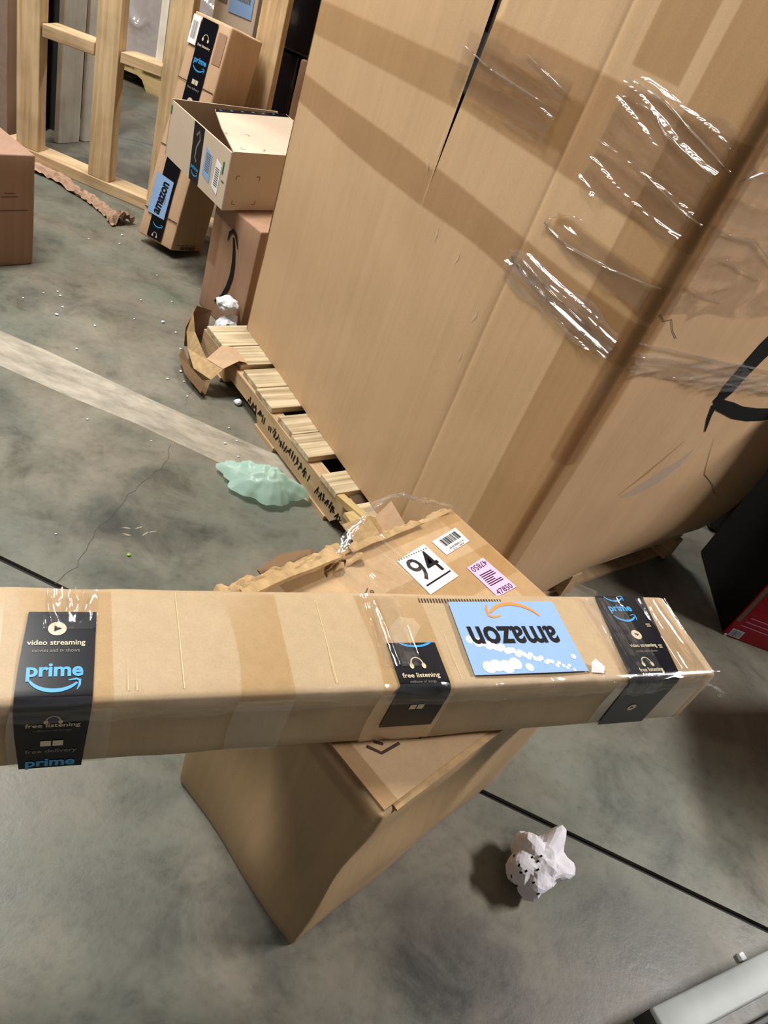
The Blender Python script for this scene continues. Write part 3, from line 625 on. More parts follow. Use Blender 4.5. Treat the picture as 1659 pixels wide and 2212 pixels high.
def tape_print(tp, a, s_list, wd=0.048):
    for kind, s, k in s_list:
        x, y = -a, -s
        if kind == 'play':
            d, tr = play_icon(0.0085 * k); part('print_icon', onl(xf(d, x, y), 0.0028), 'cream', tp); part('print_icon', onl(xf(tr, x, y), 0.0032), 'black', tp)
        elif kind == 'phones': part('print_icon', onl(xf(phones_icon(0.0105 * k), x, y), 0.0028), 'cream', tp)
        elif kind == 'box': part('print_icon', onl(xf(box_icon(0.020 * k, 0.009), x, y), 0.0028), 'cream', tp)
        elif kind == 'prime': part('print_word', text(LFr, 'prime', x, y, 0.047 * k, 0.019 * k, 0.0028, 0, 0.03), 'cyan', tp)
        elif kind == 'smile': part('print_arrow', onl(xf(smile(0.050 * k), x, y), 0.0028), 'cyan', tp)
        elif kind == 'video':
            part('print_word', text(LFr, 'video streaming', x, y, 0.052 * k, 0.0080, 0.0028, 0, 0.015), 'cream', tp); part('print_word', text(LFr, 'movies and tv shows', x, y - 0.0085, 0.042 * k, 0.0042, 0.0028, 0, 0.0), 'grey', tp)
        elif kind == 'free':
            part('print_word', text(LFr, 'free listening', x, y, 0.050 * k, 0.0085, 0.0028, 0, 0.015), 'cream', tp); part('print_word', text(LFr, 'millions of songs', x, y - 0.0082, 0.035 * k, 0.0042, 0.0028, 0, 0.0), 'grey', tp)
        elif kind == 'ship': part('print_word', text(LFr, 'free delivery', x, y, 0.046 * k, 0.0085, 0.0028, 0, 0.01), 'grey', tp)
tape_print(t1, 0.837, [('play', -0.086, 1), ('video', -0.068, 1), ('prime', -0.034, 1.05), ('smile', -0.020, 0.95)])
tape_print(t1, 0.836, [('phones', 0.022, 0.8), ('free', 0.030, 0.95), ('box', 0.060, 1.0), ('ship', 0.074, 1.0), ('prime', 0.096, 0.95)])
t2 = part('printed_tape', wraptape(lambda s: 0.489 - 0.004 * (s < 0), lambda s: 0.421, -0.064, 0.070, 0.0022), 'black', lg, True, label='short black tape strip with cream lettering')
part('print_arrow', onl(ribbon(arc(-0.449, 0.078, 0.030, 0.020, 228, 322, 10), [0.0008] + [0.003] * 9 + [0.001]), 0.0028), 'cyan', t2)
tape_print(t2, 0.455, [('phones', -0.033, 1.0), ('free', -0.0165, 0.95), ('box', 0.030, 0.9)])
t3 = part('printed_tape', wraptape(lambda s: 0.135 + 0.022 * max(0, min(1, (s + 0.145) / 0.14)) - 0.06 * max(0, s), lambda s: 0.046 + 0.026 * max(0, min(1, (s + 0.145) / 0.14)), -0.141, 0.101, 0.0022), 'black', lg, True, label='wide double black tape strip near the carton end')
tape_print(t3, 0.104, [('smile', -0.136, 0.72), ('prime', -0.116, 0.86), ('smile', -0.1005, 0.82), ('play', -0.070, 0.95), ('video', -0.051, 0.88)])
tape_print(t3, 0.116, [('phones', -0.0235, 0.95), ('free', -0.008 - 0.0035, 0.80), ('play', 0.062, 0.8)])
for pw in (lines(-0.076, 0.083, -0.068, 0.090, 2, 2), lines(-0.078, 0.046, -0.070, 0.053, 2, 3)): part('print_word', onl(pw, 0.0028), 'cream', t3)
ls = part('address_sticker', slab(FTop, [(-0.386, 0.0135), (-0.219, 0.0135), (-0.216, 0.129), (-0.380, 0.127)], 0.0016, 0.0021), 'blue', lg, label='pale blue sticker with upside-down dark word')
part('print_word', text(FTop, 'amazon', -0.3035, 0.0725, 0.132, 0.028, 0.0026, math.pi, 0.022), 'ink', ls)
part('print_arrow', flat(FTop, xf(smile(0.086, thick=0.07), -0.289, 0.112, math.pi), 0.0026), 'orange', ls)
blots = []
for i in range(30):
    f = i / 29; x = -0.372 + 0.132 * f; y = 0.066 - 0.048 * f; blots.append(disc(x, y + 0.003 * math.sin(i * 2.3), 0.0062 * (1 - 0.6 * f), 8))
for x, y, rr in ((-0.362, 0.024, 0.009), (-0.351, 0.026, 0.009), (-0.337, 0.024, 0.010), (-0.323, 0.028, 0.009), (-0.305, 0.022, 0.006), (-0.231, 0.036, 0.004)): blots.append(disc(x, y, rr, 12))
part('glue_residue', join(*[flat(FTop, [b_], 0.00225 + 0.000008 * i_) for i_, b_ in enumerate(blots)]), 'bluew', ls)['kind'] = 'stuff'
# clear tapes, creases and film on the long carton
for a0, a1, b in ((0.606, 0.664, 0.0), (0.785, 0.872, 0.0), (0.415, 0.505, 0.0), (0.885, 0.96, 0.0), (0.02, 0.17, 0.0)):
    part('clear_tape', wraptape(lambda s, a1=a1: a1 + 0.004 * math.sin(s * 30), lambda s, a0=a0: a0 - 0.01 * s, -0.138, 0.100, 0.0012), 'tapeg', lg, True)
for cr in ([(-0.7196, 0.012), (-0.7187, 0.012), (-0.7191, 0.138), (-0.7197, 0.138)], [(-0.558, 0.012), (-0.5571, 0.012), (-0.5576, 0.138), (-0.558, 0.138)], [(-0.403, 0.012), (-0.4022, 0.012), (-0.4028, 0.11)], [(-0.772, 0.012), (-0.7713, 0.012), (-0.7716, 0.05)], [(-0.764, 0.012), (-0.7632, 0.012), (-0.7637, 0.035)]): part('crease', onl([cr], 0.0008), 'crease', lg)
part('staple_row', onl([rect(-0.42 + i * 0.0042, 0.128, -0.418 + i * 0.0042, 0.135) for i in range(40)], 0.0009), 'inkb', lg)
part('peeled_corner', ([FTop.p(-0.215, 0.012, 0.001), FTop.p(-0.196, 0.010, 0.001), FTop.p(-0.192, 0.018, 0.004), FTop.p(-0.206, 0.026, 0.010), FTop.p(-0.213, 0.022, 0.008)], [(0, 1, 2, 3, 4)]), 'white', lg)
def lfilm(a0, a1, s0, s1, na, ns, fa, fs_, amp, seed):
    return film(lambda a, s, h: lp(a, s, h), a0, a1, s0, s1, na, ns, fa, fs_, amp, seed, 0.0032)
part('film_wrap', lfilm(0.010, 0.066, -0.134, 0.03, 60, 90, 60, 10, 0.004, 1.2), 'film', lg, True)
part('film_wrap', lfilm(0.80, 0.85, -0.136, -0.085, 80, 70, 60, 12, 0.006, 3.2), 'film', lg, True)
part('film_wrap', lfilm(0.10, 0.16, -0.136, 0.03, 30, 60, 70, 8, 0.004, 5.2), 'film', lg, True)
part('film_wrap', lfilm(0.45, 0.50, -0.136, -0.03, 60, 80, 60, 8, 0.005, 6.2), 'film', lg, True)
part('film_wrap', lfilm(0.0, 0.90, -0.006, 0.022, 220, 14, 10, 80, 0.004, 7.2), 'film', lg, True)
part('film_shred', strandmesh(spl([lp(0.02, 0.012, 0.004), lp(0.004, 0.016, 0.008), lp(-0.010, 0.022, 0.012), lp(-0.018, 0.036, 0.012)], 4), 0.010, 2.0), 'filmh', lg, True)

# ------------------------------------------------------------------ cartons at the back left
def make_carton(root, K, a, b, h, mat, r=0.004, amp=0.002, name='body', z0=0.0, c=(0, 0, 1)):
    K, a, b, c = V(K), V(a), V(b), V(c); la, lb = a.length, b.length; ua, ub = a.normalized(), b.normalized()
    mb = rbox((la, lb, h), r, (6, 6, 6), lambda q: K + ua * q.x + ub * q.y + c * (z0 + q.z), amp, 5, K.x * 7)
    if ua.cross(ub).dot(c) < 0: mb = flip(mb)
    return part(name, mb, mat, root, True)
# leaning carton
lc = thing('leaning_carton', 'slim tan carton with black tape leaning on the wooden studs', 'carton', (-1.0, 2.52, 0.0))
Wd = V((0.9619, -0.2734, 0)); Ad = V((0.0505, 0.1776, 0.9828)); Dd = V((0.2687, 0.9454, -0.1847))
BL = V((-1.197, 2.443, 0.0318)); wl, ll, dl = 0.151, 0.717, 0.1716
part('body', rbox((wl, dl, ll), 0.006, (6, 6, 16), lambda q: BL + Wd * q.x + Dd * q.y + Ad * q.z, 0.004, 9, 3.3), 'tan', lc, True)
FLn = Fr(BL, Wd, Ad)
LFx = lambda polys, h: flat(FLn, polys, h)
t = part('printed_tape', flat(FLn, [rect(0.040, 0.008, 0.103, 0.708)], 0.0040), 'black', lc, label='black tape with blue and cream lettering')
part('print_icon', LFx(xf(phones_icon(0.014), 0.070, 0.655), 0.0046), 'cream', t)
part('print_word', text(FLn, 'free listening', 0.070, 0.632, 0.050, 0.010, 0.0046), 'cream', t)
part('print_word', text(FLn, 'prime', 0.072, 0.588, 0.050, 0.022, 0.0046, 0, 0.03), 'cyan', t)
part('print_arrow', LFx(xf(smile(0.050), 0.072, 0.568), 0.0046), 'cyan', t)
part('print_icon', LFx(xf(box_icon(0.024, 0.014), 0.072, 0.528), 0.0046), 'cream', t)
part('print_word', text(FLn, 'free delivery', 0.072, 0.508, 0.048, 0.010, 0.0046), 'grey', t)
part('print_icon', LFx([disc(0.072, 0.470, 0.011)], 0.0046), 'cream', t); part('print_icon', LFx(xf(play_icon(0.011)[1], 0.072, 0.470), 0.0050), 'black', t)
part('print_word', text(FLn, 'video streaming', 0.072, 0.446, 0.052, 0.010, 0.0046), 'grey', t)
part('print_word', text(FLn, 'prime', 0.072, 0.408, 0.050, 0.020, 0.0046, 0, 0.03), 'cyan', t)
part('print_arrow', LFx(xf(smile(0.046), 0.074, 0.058), 0.0046), 'cyan', t)
part('print_icon', LFx(xf(phones_icon(0.012), 0.072, 0.022), 0.0046), 'cream', t)
part('fold_line', LFx([rect(0.002, 0.520, 0.149, 0.523), rect(0.002, 0.45, 0.149, 0.453), rect(0.002, 0.31, 0.149, 0.313), rect(0.002, 0.095, 0.149, 0.099)], 0.0036), 'inkb', lc)
lb2 = part('barcode_sticker', slab(FLn, rect(0.004, 0.625, 0.036, 0.706), 0.0036, 0.0042), 'white', lc, label='white barcode sticker')
part('barcode', LFx(bars(0.010, 0.640, 0.031, 0.69, 9, 8), 0.0046), 'grey', lb2)
part('window_patch', LFx([rect(0.112, 0.60, 0.144, 0.69)], 0.0036), 'brown', lc)
ls2 = part('address_sticker', slab(FLn, [(0.018, 0.085), (0.094, 0.085), (0.094, 0.215), (0.018, 0.222)], 0.0044, 0.0048), 'blue', lc, label='pale blue sticker with dark word')
part('print_word', text(FLn, 'amazon', 0.062, 0.148, 0.112, 0.026, 0.0054, math.radians(84), 0.04), 'ink', ls2)
part('print_word', LFx(lines(0.078, 0.12, 0.081, 0.17, 1, 1), 0.0054), 'grey', ls2)
FLs = Fr(BL + Wd * wl, Dd, Ad)
part('side_print', flat(FLs, [rect(0.02 + i * 0.022, 0.022, 0.036 + i * 0.022, 0.024) for i in range(5)] + bars(0.04, 0.006, 0.13, 0.018, 12, 3), 0.0042), 'inkb', lc)

# carton with the curved arrow on its side
sm = thing('arrow_carton', 'brown carton with a dark curved arrow on its side, under the open pale carton', 'carton', (-0.68, 2.2, 0))
sa = V((0.834, -0.551, 0)); sb = V((0.551, 0.834, 0)); SK = V((-0.837, 2.185, 0))
make_carton(sm, SK, sa * 0.235, sb * 0.34, 0.357, 'brown', 0.005, 0.002)
FSm = Fr(SK, sa, Zup)
arr = [(0.085, 0.055), (0.118, 0.09), (0.136, 0.13), (0.144, 0.17), (0.142, 0.21), (0.132, 0.25), (0.118, 0.285)]
part('printed_arrow', flat(FSm, ribbon(arr, [0.006, 0.014, 0.018, 0.019, 0.017, 0.013, 0.008]) + ribbon([(0.092, 0.262), (0.096, 0.288), (0.112, 0.302), (0.128, 0.294), (0.148, 0.262)], [0.003, 0.011, 0.013, 0.011, 0.003]), 0.0024), 'ink', sm, label='dark curved arrow print')
part('clear_tape', flat(FSm, [rect(0.004, 0.16, 0.05, 0.32)], 0.0022), 'tapec', sm)

# open pale carton on top of it
op = thing('open_carton', 'pale carton with a lifted top flap and black tape, on the arrow carton', 'carton', (-0.8, 2.35, 0.359))
oF = V((-0.779, 2.087, 0.359)); oL = V((-1.090, 2.341, 0.359)); oa = (oL - oF); od = V((math.cos(math.radians(60)), math.sin(math.radians(60)), 0)) * 0.42; OH = 0.162
def wall(p, q, h, th, inward):
    i = V(inward).normalized() * th; return hexa([p, q, q + i, p + i, p + Zup * h, q + Zup * h, q + i + Zup * h, p + i + Zup * h])
oan = oa.normalized(); odn = od.normalized()
part('side_wall', wall(oF, oL, OH, 0.005, odn), 'pale', op); part('side_wall', wall(oF + oan * 0.0001, oF + od, OH, 0.005, oan), 'pale', op)
part('side_wall', wall(oL, oL + od, OH + 0.004, 0.005, -oan), 'pale', op); part('side_wall', wall(oF + od, oL + od, OH, 0.005, -odn), 'pale', op)
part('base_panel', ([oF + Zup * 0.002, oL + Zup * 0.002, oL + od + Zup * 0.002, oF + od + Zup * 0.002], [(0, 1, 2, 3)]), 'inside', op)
FOf = Fr(oF + Zup * OH, odn, oan + Zup * 0.03)
fp = part('top_flap', slab(FOf, [(0.004, 0.0), (0.42, 0.0), (0.42, 0.345), (0.11, 0.315), (0.055, 0.17)], 0.0, 0.004), 'pale', op)
part('printed_tape', flat(FOf, [[(0.10, 0.292), (0.415, 0.318), (0.415, 0.345), (0.112, 0.315)]], 0.0052), 'black', op)
part('print_mark', flat(FOf, [rect(0.12 + i * 0.045, 0.303 + i * 0.004, 0.13 + i * 0.045, 0.309 + i * 0.004) for i in range(6)], 0.006), 'cyan', op)
def corner_marks(x0, y0, x1, y1, L=0.012): 
    out = []
    for x, y, sx, sy in ((x0, y0, 1, 1), (x1, y0, -1, 1), (x0, y1, 1, -1), (x1, y1, -1, -1)): out += ribbon([(x + sx * L, y), (x, y), (x, y + sy * L)], 0.0016)
    return out
part('corner_mark', flat(FOf, corner_marks(0.045, 0.02, 0.13, 0.13), 0.0052), 'inkb', op)
FOl = Fr(oL, -oan, Zup); ol_len = oa.length
tp = part('printed_tape', slab(FOl, [(0.178, 0.0), (0.238, 0.0), (0.230, OH), (0.165, OH)], 0.0006, 0.0014), 'black', op, label='black tape strip down the side')
part('print_icon', flat(FOl, ribbon([(0.190, 0.13), (0.205, 0.145), (0.215, 0.125), (0.200, 0.10), (0.198, 0.07), (0.21, 0.06)], 0.007), 0.002), 'grey', tp)
part('print_word', text(FOl, 'prime', 0.206, 0.040, 0.048, 0.014, 0.002, 0, 0.03), 'cyan', tp); part('print_arrow', flat(FOl, xf(smile(0.046), 0.208, 0.026), 0.002), 'cyan', tp)
s1 = part('barcode_sticker', slab(FOl, [(0.252, 0.045), (0.300, 0.036), (0.298, 0.112), (0.258, 0.125)], 0.0006, 0.0012), 'blue', op, label='bluish barcode sticker'); part('barcode', flat(FOl, [rect(0.264, 0.06 + i * 0.006, 0.292, 0.063 + i * 0.006) for i in range(9)], 0.0017), 'grey', s1)
s2 = part('barcode_sticker', slab(FOl, [(0.318, 0.036), (0.356, 0.024), (0.358, 0.108), (0.326, 0.116)], 0.0006, 0.0012), 'white', op, label='white barcode sticker'); part('barcode', flat(FOl, [rect(0.328, 0.044 + i * 0.006, 0.351, 0.047 + i * 0.006) for i in range(9)], 0.0017), 'grey', s2)
for gm in (rect(0.004, 0.125, 0.012, 0.15), rect(0.368, 0.07, 0.385, 0.074), rect(0.364, 0.09, 0.372, 0.125)): part('green_mark', flat(FOl, [gm], 0.0008), 'green', op)
FOr = Fr(oF, odn, Zup)
part('corner_mark', flat(FOr, corner_marks(0.03, 0.018, 0.115, 0.10), 0.0008), 'inkb', op)

# carton at the left edge
kb = thing('plain_carton', 'plain brown carton with glossy taped top at the left edge', 'carton', (-1.45, 1.9, 0))
KK = V((-1.305, 1.995, 0)); ka = V((-0.47, -0.883, 0)).normalized(); kbv = V((-0.883, 0.47, 0)).normalized()
make_carton(kb, KK, ka * 0.42, kbv * 0.34, 0.329, 'left', 0.005, 0.002)
FK = Fr(KK + Zup * 0.329, -ka, -kbv)
part('clear_tape', flat(FK, [rect(-0.42, -0.11, 0.0, -0.02)], 0.0022), 'tapec', kb); 
part('paper_label', slab(FK, rect(-0.14, -0.15, -0.07, -0.09), 0.002, 0.003), 'white', kb); 
FKs = Fr(KK + ka * 0.42, -ka, Zup)
part('side_print', flat(FKs, [rect(0.30, 0.17, 0.40, 0.1715), rect(0.32, 0.21, 0.37, 0.2115), rect(0.33, 0.22, 0.36, 0.2212)], 0.0024), 'inkb', kb)

# ------------------------------------------------------------------ stud frame and what stands behind it
wf = thing('stud_frame', 'raw lumber stud frame with a mid rail behind the leaning carton', 'wood frame', (-1.4, 2.78, 0))
for x0, x1 in ((-1.868, -1.778), (-1.568, -1.480), (-1.318, -1.236), (-1.010, -0.924), (-0.74, -0.65)):
    part('stud', rbox((x1 - x0, 0.05, 1.25), 0.003, (2, 2, 10), lambda q, x0=x0: V((x0 + q.x + 0.012 * (q.z - 0.3) * (x0 < -1.5) * -1, 2.722 + q.y, 0.042 + q.z)), 0.0015, 8, x0), 'woodz', wf)
part('base_plate', rbox((1.33, 0.10, 0.042), 0.003, (10, 2, 2), lambda q: V((-1.93 + q.x, 2.715 + q.y, q.z)), 0.001, 8, 1), 'woodx', wf)
part('mid_rail', rbox((0.20, 0.09, 0.042), 0.003, (4, 2, 2), lambda q: V((-1.776 + q.x, 2.728 + q.y, 0.440 + 0.05 * q.x + q.z)), 0.001, 8, 2), 'woodx', wf)
part('mid_rail', rbox((0.158, 0.09, 0.036), 0.003, (4, 2, 2), lambda q: V((-1.478 + q.x, 2.728 + q.y, 0.462 + 0.06 * q.x + q.z)), 0.001, 8, 4), 'woodx', wf)
part('trim_strip', axb(-1.372, -1.346, 2.775, 2.79, 0.50, 1.2), 'palew', wf)
for i, (y0, y1, h) in enumerate(((3.00, 3.105, 0.95), (3.135, 3.25, 0.98))):
    o = single('white_plank', rbox((0.02, y1 - y0, h), 0.003, (1, 2, 6), lambda q, y0=y0: V((-1.885 + q.x + 0.25 * 0 + (y0 - 3.0) * 0.25 + q.y * 0.3, y0 + q.y, q.z)), 0.001, 6, i), 'palew', ('pale upright plank nearest the left stud behind the frame', 'pale upright plank behind the frame, the one nearer the second stud')[i], 'plank', (-1.87, (y0 + y1) / 2, 0), group='pale planks behind the frame')
dk = single('dark_gap_board', axb(-2.05, -1.905, 3.12, 3.15, 0, 1.0), 'darkst', 'dark upright board standing in for the dark gap behind the left stud', 'board', (-1.98, 3.135, 0))  # dark sheet put in place of the dark gap beside the planks
bx = thing('shelf_carton', 'dark brown carton on a block behind the mid rail at top left', 'carton', (-2.15, 3.5, 0.0))
make_carton(bx, (-2.38, 3.34, 0.30), (0.44, 0.02, 0), (-0.02, 0.3, 0), 0.35, 'brown')
make_carton(bx, (-2.34, 3.38, 0.0), (0.34, 0.02, 0), (-0.02, 0.2, 0), 0.30, 'inside', name='support_block')
bp = thing('far_pallet', 'pale wooden pallet on the floor far behind the studs', 'pallet', (-2.1, 4.5, 0))
for yb in (4.22, 4.62, 5.02):
    pr_ = [(-2.65, 0.0), (-2.36, 0.0), (-2.33, 0.05), (-2.30, 0.062), (-2.18, 0.062), (-2.15, 0.05), (-2.12, 0.0), (-1.85, 0.0), (-1.82, 0.05), (-1.79, 0.062), (-1.66, 0.062), (-1.63, 0.05), (-1.6, 0.0), (-1.5, 0.0), (-1.5, 0.105), (-2.65, 0.105)]
    part('stringer', slab(Fr((0, yb, 0), (1, 0, 0), (0, 0, 1)), pr_, -0.04, 0.0), 'palx', bp)
for i in range(7):
    part('deck_board', axb(-2.65 + i * 0.166, -2.65 + i * 0.166 + 0.12, 4.20, 5.08, 0.1055, 0.124), 'palx', bp)
wbn = thing('wrapped_bundle', 'brown bundle in shiny clear wrap on the far pallet', 'bundle', (-2.1, 4.6, 0.125))
make_carton(wbn, (-2.50, 4.27, 0.136), (0.85, 0.0, 0), (0.0, 0.7, 0), 0.8, 'tan', 0.02, 0.01)
part('film_wrap', film(lambda u, z, h: V((u, 4.262 - h, z)), -2.5, -1.65, 0.13, 0.92, 90, 70, 5, 5, 0.03, 2.0, 0.002), 'filmw', wbn, True)
part('film_wrap', film(lambda u, z, h: V((u, 4.225 - h, z)), -2.5, -1.65, 0.14, 0.92, 90, 70, 7, 4, 0.03, 5.0, 0.002), 'filmw', wbn, True)
wl_ = thing('wrapped_stack', 'wrapped brown carton stack at the far left edge behind the first stud', 'carton', (-2.15, 2.95, 0))
make_carton(wl_, (-2.30, 2.82, 0), (0.33, 0.0, 0), (0.0, 0.25, 0), 0.9, 'left')
part('film_wrap', film(lambda u, z, h: V((u, 2.812 - h, z)), -2.3, -1.965, 0.02, 0.6, 40, 50, 5, 14, 0.012, 2.5, 0.002), 'filmh', wl_, True)
tb = thing('tall_label_carton', 'cream carton with upside-down blue sticker standing behind the leaning carton', 'carton', (-1.13, 2.93, 0))
make_carton(tb, (-1.228, 2.86, 0), (0.155, 0.0, 0), (0.0, 0.16, 0), 1.02, 'pale')
FB = Fr((-1.228, 2.86, 0), (1, 0, 0), (0, 0, 1))
s = part('address_sticker', slab(FB, rect(0.055, 0.725, 0.140, 0.83), 0.0022, 0.003), 'blue', tb, label='pale blue sticker, dark word upside down'); part('print_word', text(FB, 'amazon', 0.098, 0.775, 0.062, 0.016, 0.0036, math.pi, 0.02), 'grey', s)
part('grey_patch', slab(FB, rect(0.01, 0.745, 0.045, 0.80), 0.0022, 0.003), 'grey', tb)
bw = thing('black_wrapped_load', 'load in glossy black wrap on a brown carton behind the right stud', 'load', (-0.75, 3.1, 0))
make_carton(bw, (-1.06, 2.92, 0.672), (0.52, 0.0, 0), (0.0, 0.4, 0), 0.7, 'blackwrap', 0.02, 0.012, name='wrapped_top')
make_carton(bw, (-0.90, 2.90, 0), (0.34, 0.0, 0), (0.0, 0.4, 0), 0.67, 'brown', name='lower_carton')
make_carton(bw, (-1.06, 2.95, 0), (0.14, 0.0, 0), (0.0, 0.3, 0), 0.67, 'blackwrap', 0.01, 0.006, name='wrapped_side')

# ------------------------------------------------------------------ right edge: red carton, steel rail
rc = thing('red_carton', 'red carton with white print and a barcode at the right edge', 'carton', (1.15, 1.75, 0))
ra = V((math.cos(math.radians(4)), math.sin(math.radians(4)), 0)); rb = V((-ra.y, ra.x, 0)); RK = V((0.972, 1.620, 0))
make_carton(rc, RK, ra * 0.50, rb * 0.36, 0.40, 'red', 0.004, 0.001)
FR_ = Fr(RK, ra, Zup)
part('side_panel', slab(Fr(RK + rb * 0.36, -rb, Zup), rect(0.004, 0.004, 0.352, 0.396), 0.001, 0.002), 'ink', rc, label='side face with its shade painted black')  # black panel stands in for shade on the red carton's left face
s = part('barcode_sticker', slab(FR_, [(0.008, 0.006), (0.042, 0.006), (0.042, 0.033), (0.008, 0.033)], 0.0014, 0.0018), 'bluew', rc); part('barcode', flat(FR_, bars(0.011, 0.009, 0.039, 0.030, 11, 4), 0.0023), 'grey', s)
part('print_line', flat(FR_, [rect(0.018 + 0.004 * i, 0.050 + 0.016 * i, 0.20, 0.053 + 0.016 * i) for i in range(3)] + [rect(0.05, 0.145, 0.14, 0.15)], 0.0016), 'pink', rc)
part('edge_tape', join(flat(FR_, [rect(-0.002, 0.06, 0.010, 0.38)], 0.0014)), 'grey', rc)
part('white_corner', slab(FR_, rect(-0.001, 0.0, 0.006, 0.008), 0.0012, 0.003), 'white', rc)
rs = thing('added_shade_carton', 'unseen brown carton added right of the red carton to shade the floor', 'carton', (1.48, 1.3, 0))  # out of view, added to keep the right lamp off the floor
make_carton(rs, (1.25, 1.12, 0), (0.46, 0.02, 0), (-0.016, 0.36, 0), 0.60, 'left', 0.005, 0.002)
bl_ = thing('dark_wrapped_load', 'tall load in black wrap behind the red carton at the right edge', 'load', (1.4, 2.4, 0))
make_carton(bl_, (0.99, 2.12, 0), (0.9, 0.1, 0), (-0.06, 0.55, 0), 1.1, 'blackwrap', 0.02, 0.01)
dc = thing('added_stack_carton', 'unseen dark carton added on the red carton to shade the floor', 'carton', (1.15, 1.75, 0.401))  # added above the view so the stack blocks light from the right
make_carton(dc, RK + ra * 0.03 + rb * 0.02, ra * 0.52, rb * 0.40, 0.48, 'darkst', 0.004, 0.002, z0=0.402)
sr = thing('steel_rail', 'pale grey steel rail on the floor at the bottom right corner', 'rail', (0.85, 0.68, 0))
rd = V((0.797, 0.604, 0)); rn = V((0.604, -0.797, 0)); RO = V((0.664, 0.569, 0))
part('rail_top', rbox((0.75, 0.050, 0.012), 0.004, (10, 2, 1), lambda q: RO + rd * q.x + rn * q.y + Zup * (0.050 + q.z)), 'steel', sr, True)
part('rail_web', obox(RO, rd, rn, Zup, 0.004, 0.75, 0.0, 0.045, 0.0, 0.050), 'darkst', sr)
part('rail_lip', rbox((0.70, 0.012, 0.02), 0.003, (6, 1, 1), lambda q: RO + rd * (0.02 + q.x) + rn * (0.072 + q.y) + Zup * q.z), 'darkst', sr)
single('foam_bit', rbox((0.012, 0.012, 0.010), 0.002, (1, 1, 1), lambda q: RO + rd * (0.268 + q.x) + rn * (-0.016 + q.y) + Zup * q.z, 0.002, 90, 1), 'foam', 'white foam bit against the grey steel rail', 'foam bit', RO + rd * 0.27)

# ------------------------------------------------------------------ litter
# mint plastic bag
def bag(cx, cy):
    N, Mr = 56, 22; vs, fs = [], []
    for j in range(Mr + 1):
        r = j / Mr
        for i in range(N):
            a = 6.2832 * i / N
            R = 0.072 + 0.036 * noise.noise(V((math.cos(a) * 1.6, math.sin(a) * 1.6, 2.3))) + 0.012 * noise.noise(V((math.cos(a) * 5, math.sin(a) * 5, 1)))
            x = math.cos(a) * R * r * 1.15; y = math.sin(a) * R * r * 0.82
            x -= 0.035 * max(0, -math.cos(a)) ** 6 * r
            dome = (1 - r ** 2.2)
            rg = ridge(x * 20 + 3, y * 20, 0.5) * 0.6 + ridge(x * 46, y * 46, 2.0) * 0.38
            z = 0.046 * dome + 0.018 * rg * (1 - 0.55 * r) + 0.010 + 0.022 * r * max(0, noise.noise(V((math.cos(a) * 2.2, math.sin(a) * 2.2, 6))))
            vs.append((cx + x + 0.004 * noise.noise(V((x * 60, y * 60, 3))), cy + y, max(0.001, z)))
    for j in range(Mr):
        for i in range(N): fs.append((j * N + i, j * N + (i + 1) % N, (j + 1) * N + (i + 1) % N, (j + 1) * N + i))
    return vs, fs
single('plastic_bag', bag(-0.286, 1.418), 'bag', 'crumpled mint green plastic bag beside the pallet', 'plastic bag', (-0.286, 1.418, 0), smooth=True)
# crumpled paper: folded facets
def crumple(cx, cy, r, zs_, seed, sub=3, spikes=(), fr=1.1, rel=0.42):
    import bmesh
    bm = bmesh.new(); bmesh.ops.create_icosphere(bm, subdivisions=sub, radius=1.0); vs = []
    for v in bm.verts:
        p = v.co.normalized()
        cell = noise.voronoi(p * fr + V((seed, 0, 0)))[0]
        k = 0.70 + rel * (cell[1] - cell[0]) + rel * 0.3 * noise.noise(p * 3 + V((0, seed, 0)))
        for d, a, sh in spikes: k += a * max(0, p.dot(V(d).normalized())) ** sh
        q = p * k * r; vs.append(V((cx + q.x, cy + q.y, q.z * zs_)))
    fs = [tuple(v.index for v in f.verts) for f in bm.faces]; bm.free()
    m = min(v.z for v in vs)
    return [V((v.x, v.y, v.z - m)) for v in vs], fs
pp = thing('crumpled_paper', 'crumpled white printed paper ball on the floor by the joint', 'paper', (0.47, 0.72, 0))
pm = crumple(0.470, 0.725, 0.050, 1.0, 3.3, 4, (((0.40, 0.85, 0.25), 1.0, 16), ((0.95, 0.25, 0.0), 0.75, 14), ((0.1, -0.9, 0.3), 0.3, 10), ((-0.7, 0.7, 0.2), 0.35, 8), ((-0.5, -0.8, -0.1), 0.25, 6)))
part('sheet', pm, 'paper', pp)
# print on the paper: small marks set just above its surface
top = [v for v in pm[0] if v.x < 0.475 and v.y < 0.725 and v.z > 0.035]
mk = ([], [])
for i, v in enumerate(top[::9][:14]):
    nrm = (v - V((0.47, 0.725, 0.035))).normalized(); a = nrm.orthogonal().normalized() * 0.0025; b = nrm.cross(a).normalized() * 0.0016; c = v + nrm * 0.0012
    mk = join(mk, ([c - a - b, c + a - b, c + a + b, c - a + b], [(0, 1, 2, 3)]))
part('printed_marks', mk, 'ink', pp)
